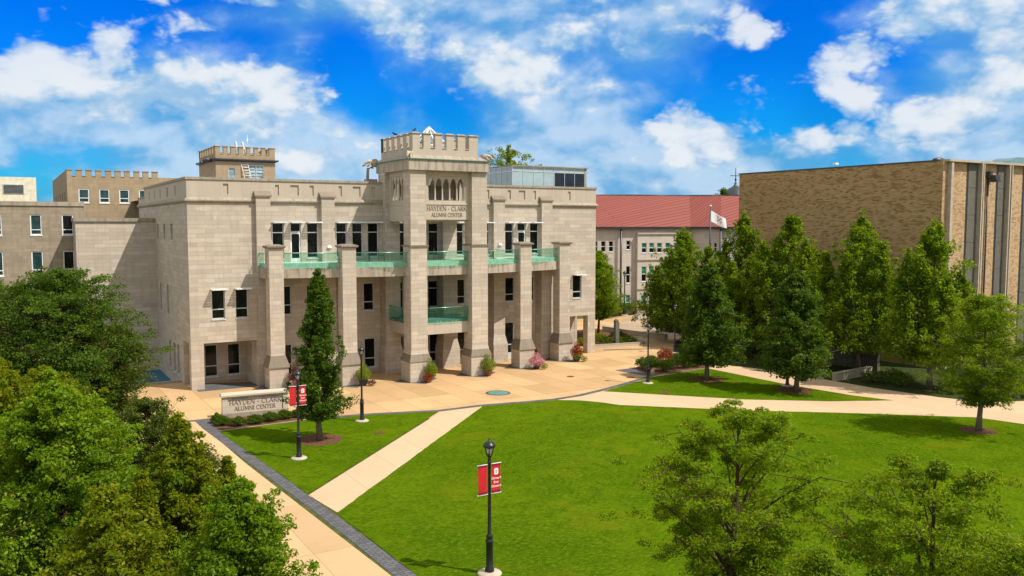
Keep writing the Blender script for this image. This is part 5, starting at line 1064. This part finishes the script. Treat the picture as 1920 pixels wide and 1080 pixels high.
# --- shrubs
def shrub(name, label, s_, t_, r, h, m='leaf_hedge', n=2200, size=.07, seed=0, group=None, cat='shrub', lump=.12, base=0.0):
    rng = np.random.default_rng(seed); root = thing(name, label, cat, (s_, -t_, base), 0, group)
    d = rng.normal(size=(n, 3)); d /= np.linalg.norm(d, axis=1, keepdims=True); d[:, 2] = np.abs(d[:, 2]) * 1.0 - .15 * (rng.random(n) < .3)
    k = 1 + lump * (np.sin(5 * d[:, 0] + seed) * np.sin(4.3 * d[:, 1] + 2 * seed) + .8 * np.sin(9 * d[:, 2] + 6 * d[:, 0])); rad = (rng.random(n) ** .25) * k
    P = d * rad[:, None] * np.array((r, r, h * .62)) + np.array((0, 0, h * .36))
    P[:, 2] = np.maximum(P[:, 2], .02)
    st = MB()
    for j in range(5):
        a = 2 * pi * j / 5 + seed; st.tube([(0, 0, 0), (r * .35 * cos(a), r * .35 * sin(a), h * .5)], [.02, .01], 4)
    st.build('stem', 'bark_brown', root); leaf_mesh('foliage', P, d, size, m, rng, root, .6, .35); return root
HS = 'clipped shrubs in front of the sign'
for i, (s_, t_, r, lab) in enumerate([(-.55, 10.7, .42, 'clipped shrub at the left end of the sign, half behind it'), (-.42, 11.55, .50, 'clipped shrub in the left front corner of the sign bed'), (.32, 12.15, .46, 'clipped shrub second from the left in front of the sign'),
      (1.28, 12.1, .52, 'clipped shrub below the middle of the sign, left of the gap'), (2.22, 11.9, .55, 'clipped shrub below the middle of the sign, right of the gap'), (3.1, 11.75, .52, 'clipped shrub next to last at the right end of the sign'), (3.95, 11.7, .48, 'clipped shrub at the right end of the sign near the lamp post'), (4.75, 11.8, .42, 'small shrub at the right tip of the sign bed under the oak')]):
    shrub('clipped_shrub', lab, s_, t_ + .1, r * .95, .56, 'leaf_hedge', 4600, .05, 80 + i, HS)
RB = 'rounded shrubs in the bed by the lamp'
for i, (s_, t_, r, lab) in enumerate([(32.6, 8.9, .62, 'rounded shrub at the left tip of the lamp bed'), (32.4, 10.0, .66, 'rounded shrub in front of the left tip, beside the lamp post'), (33.2, 10.7, .68, 'rounded shrub in the front row behind the stone bollard'), (34.3, 10.3, .66, 'rounded shrub directly in front of the red one'),
      (35.6, 10.4, .66, 'rounded shrub right of the red one, front row'), (36.7, 10.4, .66, 'rounded shrub at the right front of the bed near the oak trunk'), (36.3, 8.8, .68, 'rounded shrub in the back row right of the red one'), (37.6, 9.4, .62, 'rounded shrub at the right end of the bed'), (33.9, 8.4, .6, 'rounded shrub in the back row left of the red one')]):
    shrub('rounded_shrub', lab, s_, t_, r, .95, 'leaf_hedge', 2200, .08, 95 + i, RB)
shrub('red_shrub', 'rust red rounded shrub in the green shrub bed', 35.14, 8.6, .72, 1.45, 'leaf_rust', 2600, .08, 110)
for i in range(9):
    s_, t_ = 52.2 + 1.45 * i, -21.6 - .62 * min(i, 3) - .1 * i + .55 * max(0, i - 4); shrub('hall_shrub', 'low green shrub in the row under the red roofed hall windows', s_, t_, 1.05, 1.5 + .3 * ((i * 7) % 3), 'leaf_olive' if i % 3 == 1 else 'leaf_hedge', 1100, .14, 120 + i, 'shrub row below the red roofed hall', lump=.2)
for i, (s_, t_) in enumerate(((36.0, -4.2), (37.6, -5.0), (38.0, -3.2), (39.6, -3.6), (40.6, -3.0), (41.2, -4.4), (39.4, -6.2), (42.0, -6.5))):
    shrub('bed_shrub', 'low dull green plant in the bed at the right end of the alumni hall', s_, t_, .85, .75, 'leaf_dark' if i % 3 else 'leaf_olive', 900, .12, 140 + i, 'low plants beside the alumni hall', lump=.25)
for i, (s_, t_, r) in enumerate(((41.2, 4.6, .8), (40.9, 6.0, .9), (41.2, 7.6, .9), (42.4, 5.6, 1.0), (41.9, 9.6, 1.0), (43.6, 8.6, 1.1), (42.3, 12.6, 1.0), (44.0, 14.0, 1.1), (43.0, 22.2, .9), (43.4, 24.2, .9), (44.6, 22.8, 1.0), (44.2, 27.4, .8), (45.6, 29.3, .9), (47.2, 30.6, .9), (49.6, 31.4, 1.0), (47.4, 27.8, 1.2), (50.0, 28.5, 1.2))):
    shrub('shade_shrub', 'dark low shrub in the shaded bed under the maples', s_, t_, r, 1.0, 'leaf_oak' if i % 2 else 'leaf_dark', 1000, .12, 160 + i, 'low shrubs under the maples', lump=.25)
shrub('kerb_shrub', 'low green shrub at the pool kerb under the dark locust', -4.6, 5.6, .9, 1.0, 'leaf_dark', 1500, .1, 180)
# --- planters
def planter(label, s_, t_, pot, fol, flw, r, h, seed, tilt=0.0, spill=None):
    rng = np.random.default_rng(seed); root = thing('flower_planter', label, 'planter', (s_, -t_, .02), 0, 'flower planters beside the columns')
    m_ = MB(); m_.lathe([(.20, 0), (.25, .10), (.30, .32), (.33, .35), (.33, .40), (.29, .40), (.27, .35)], 18); m_.build('pot', pot, root)
    def cloud(n, c, rr, m, size, name, up=.4):
        d = rng.normal(size=(n, 3)); d /= np.linalg.norm(d, axis=1, keepdims=True); P = np.array(c) + d * (rng.random(n) ** .4)[:, None] * np.array(rr); P[:, 2] = np.maximum(P[:, 2], .03)
        leaf_mesh(name, P, d, size, m, rng, root, .6, up)
    cloud(1500, (tilt, 0, .38 + h * .45), (r, r, h * .55), fol, .085, 'foliage')
    cloud(260, (tilt * .5, 0, .5 + h * .9), (r * .5, r * .5, h * .45), fol, .08, 'foliage')
    if flw: cloud(420, (-.05, -.25, .48), (r * .95, r * .6, .28), flw, .075, 'flowers')
    if spill: cloud(300, (.45, -.4, .25), (.38, .3, .22), spill, .08, 'foliage')
planter('planter with plum coloured plants half hidden behind the sign lamp', 6.35, 3.05, 'dark_pot', 'leaf_plum', 'flower_pink', .52, 1.1, 201)
planter('planter of lime green leaves in a dark pot beside the plain lamp post', 10.85, 4.35, 'dark_pot', 'leaf_lime', None, .58, .95, 202, spill='leaf_plum')
planter('leaning lime green plant with red tips beside the left tower pillar', 15.35, 5.55, 'terracotta', 'leaf_lime', 'leaf_rust', .5, 1.05, 203, .25)
planter('full lime green plant in an orange pot beside the right tower pillar', 20.45, 5.4, 'terracotta', 'leaf_lime', None, .62, 1.0, 204)
planter('planter heaped with pink and white flowers right of the tower', 25.2, 4.75, 'dark_pot', 'flower_pink', 'flower_pink', .66, .62, 205, spill='leaf_lime')
planter('planter with red and green leaves at the last column', 30.1, 3.3, 'dark_pot', 'leaf_rust', 'leaf_lime', .58, .95, 206, spill='leaf_lime')
planter('planter with dusky pink plants in the shade behind the pink flower pot', 27.0, 1.2, 'dark_pot', 'leaf_plum', 'flower_pink', .5, .85, 207)
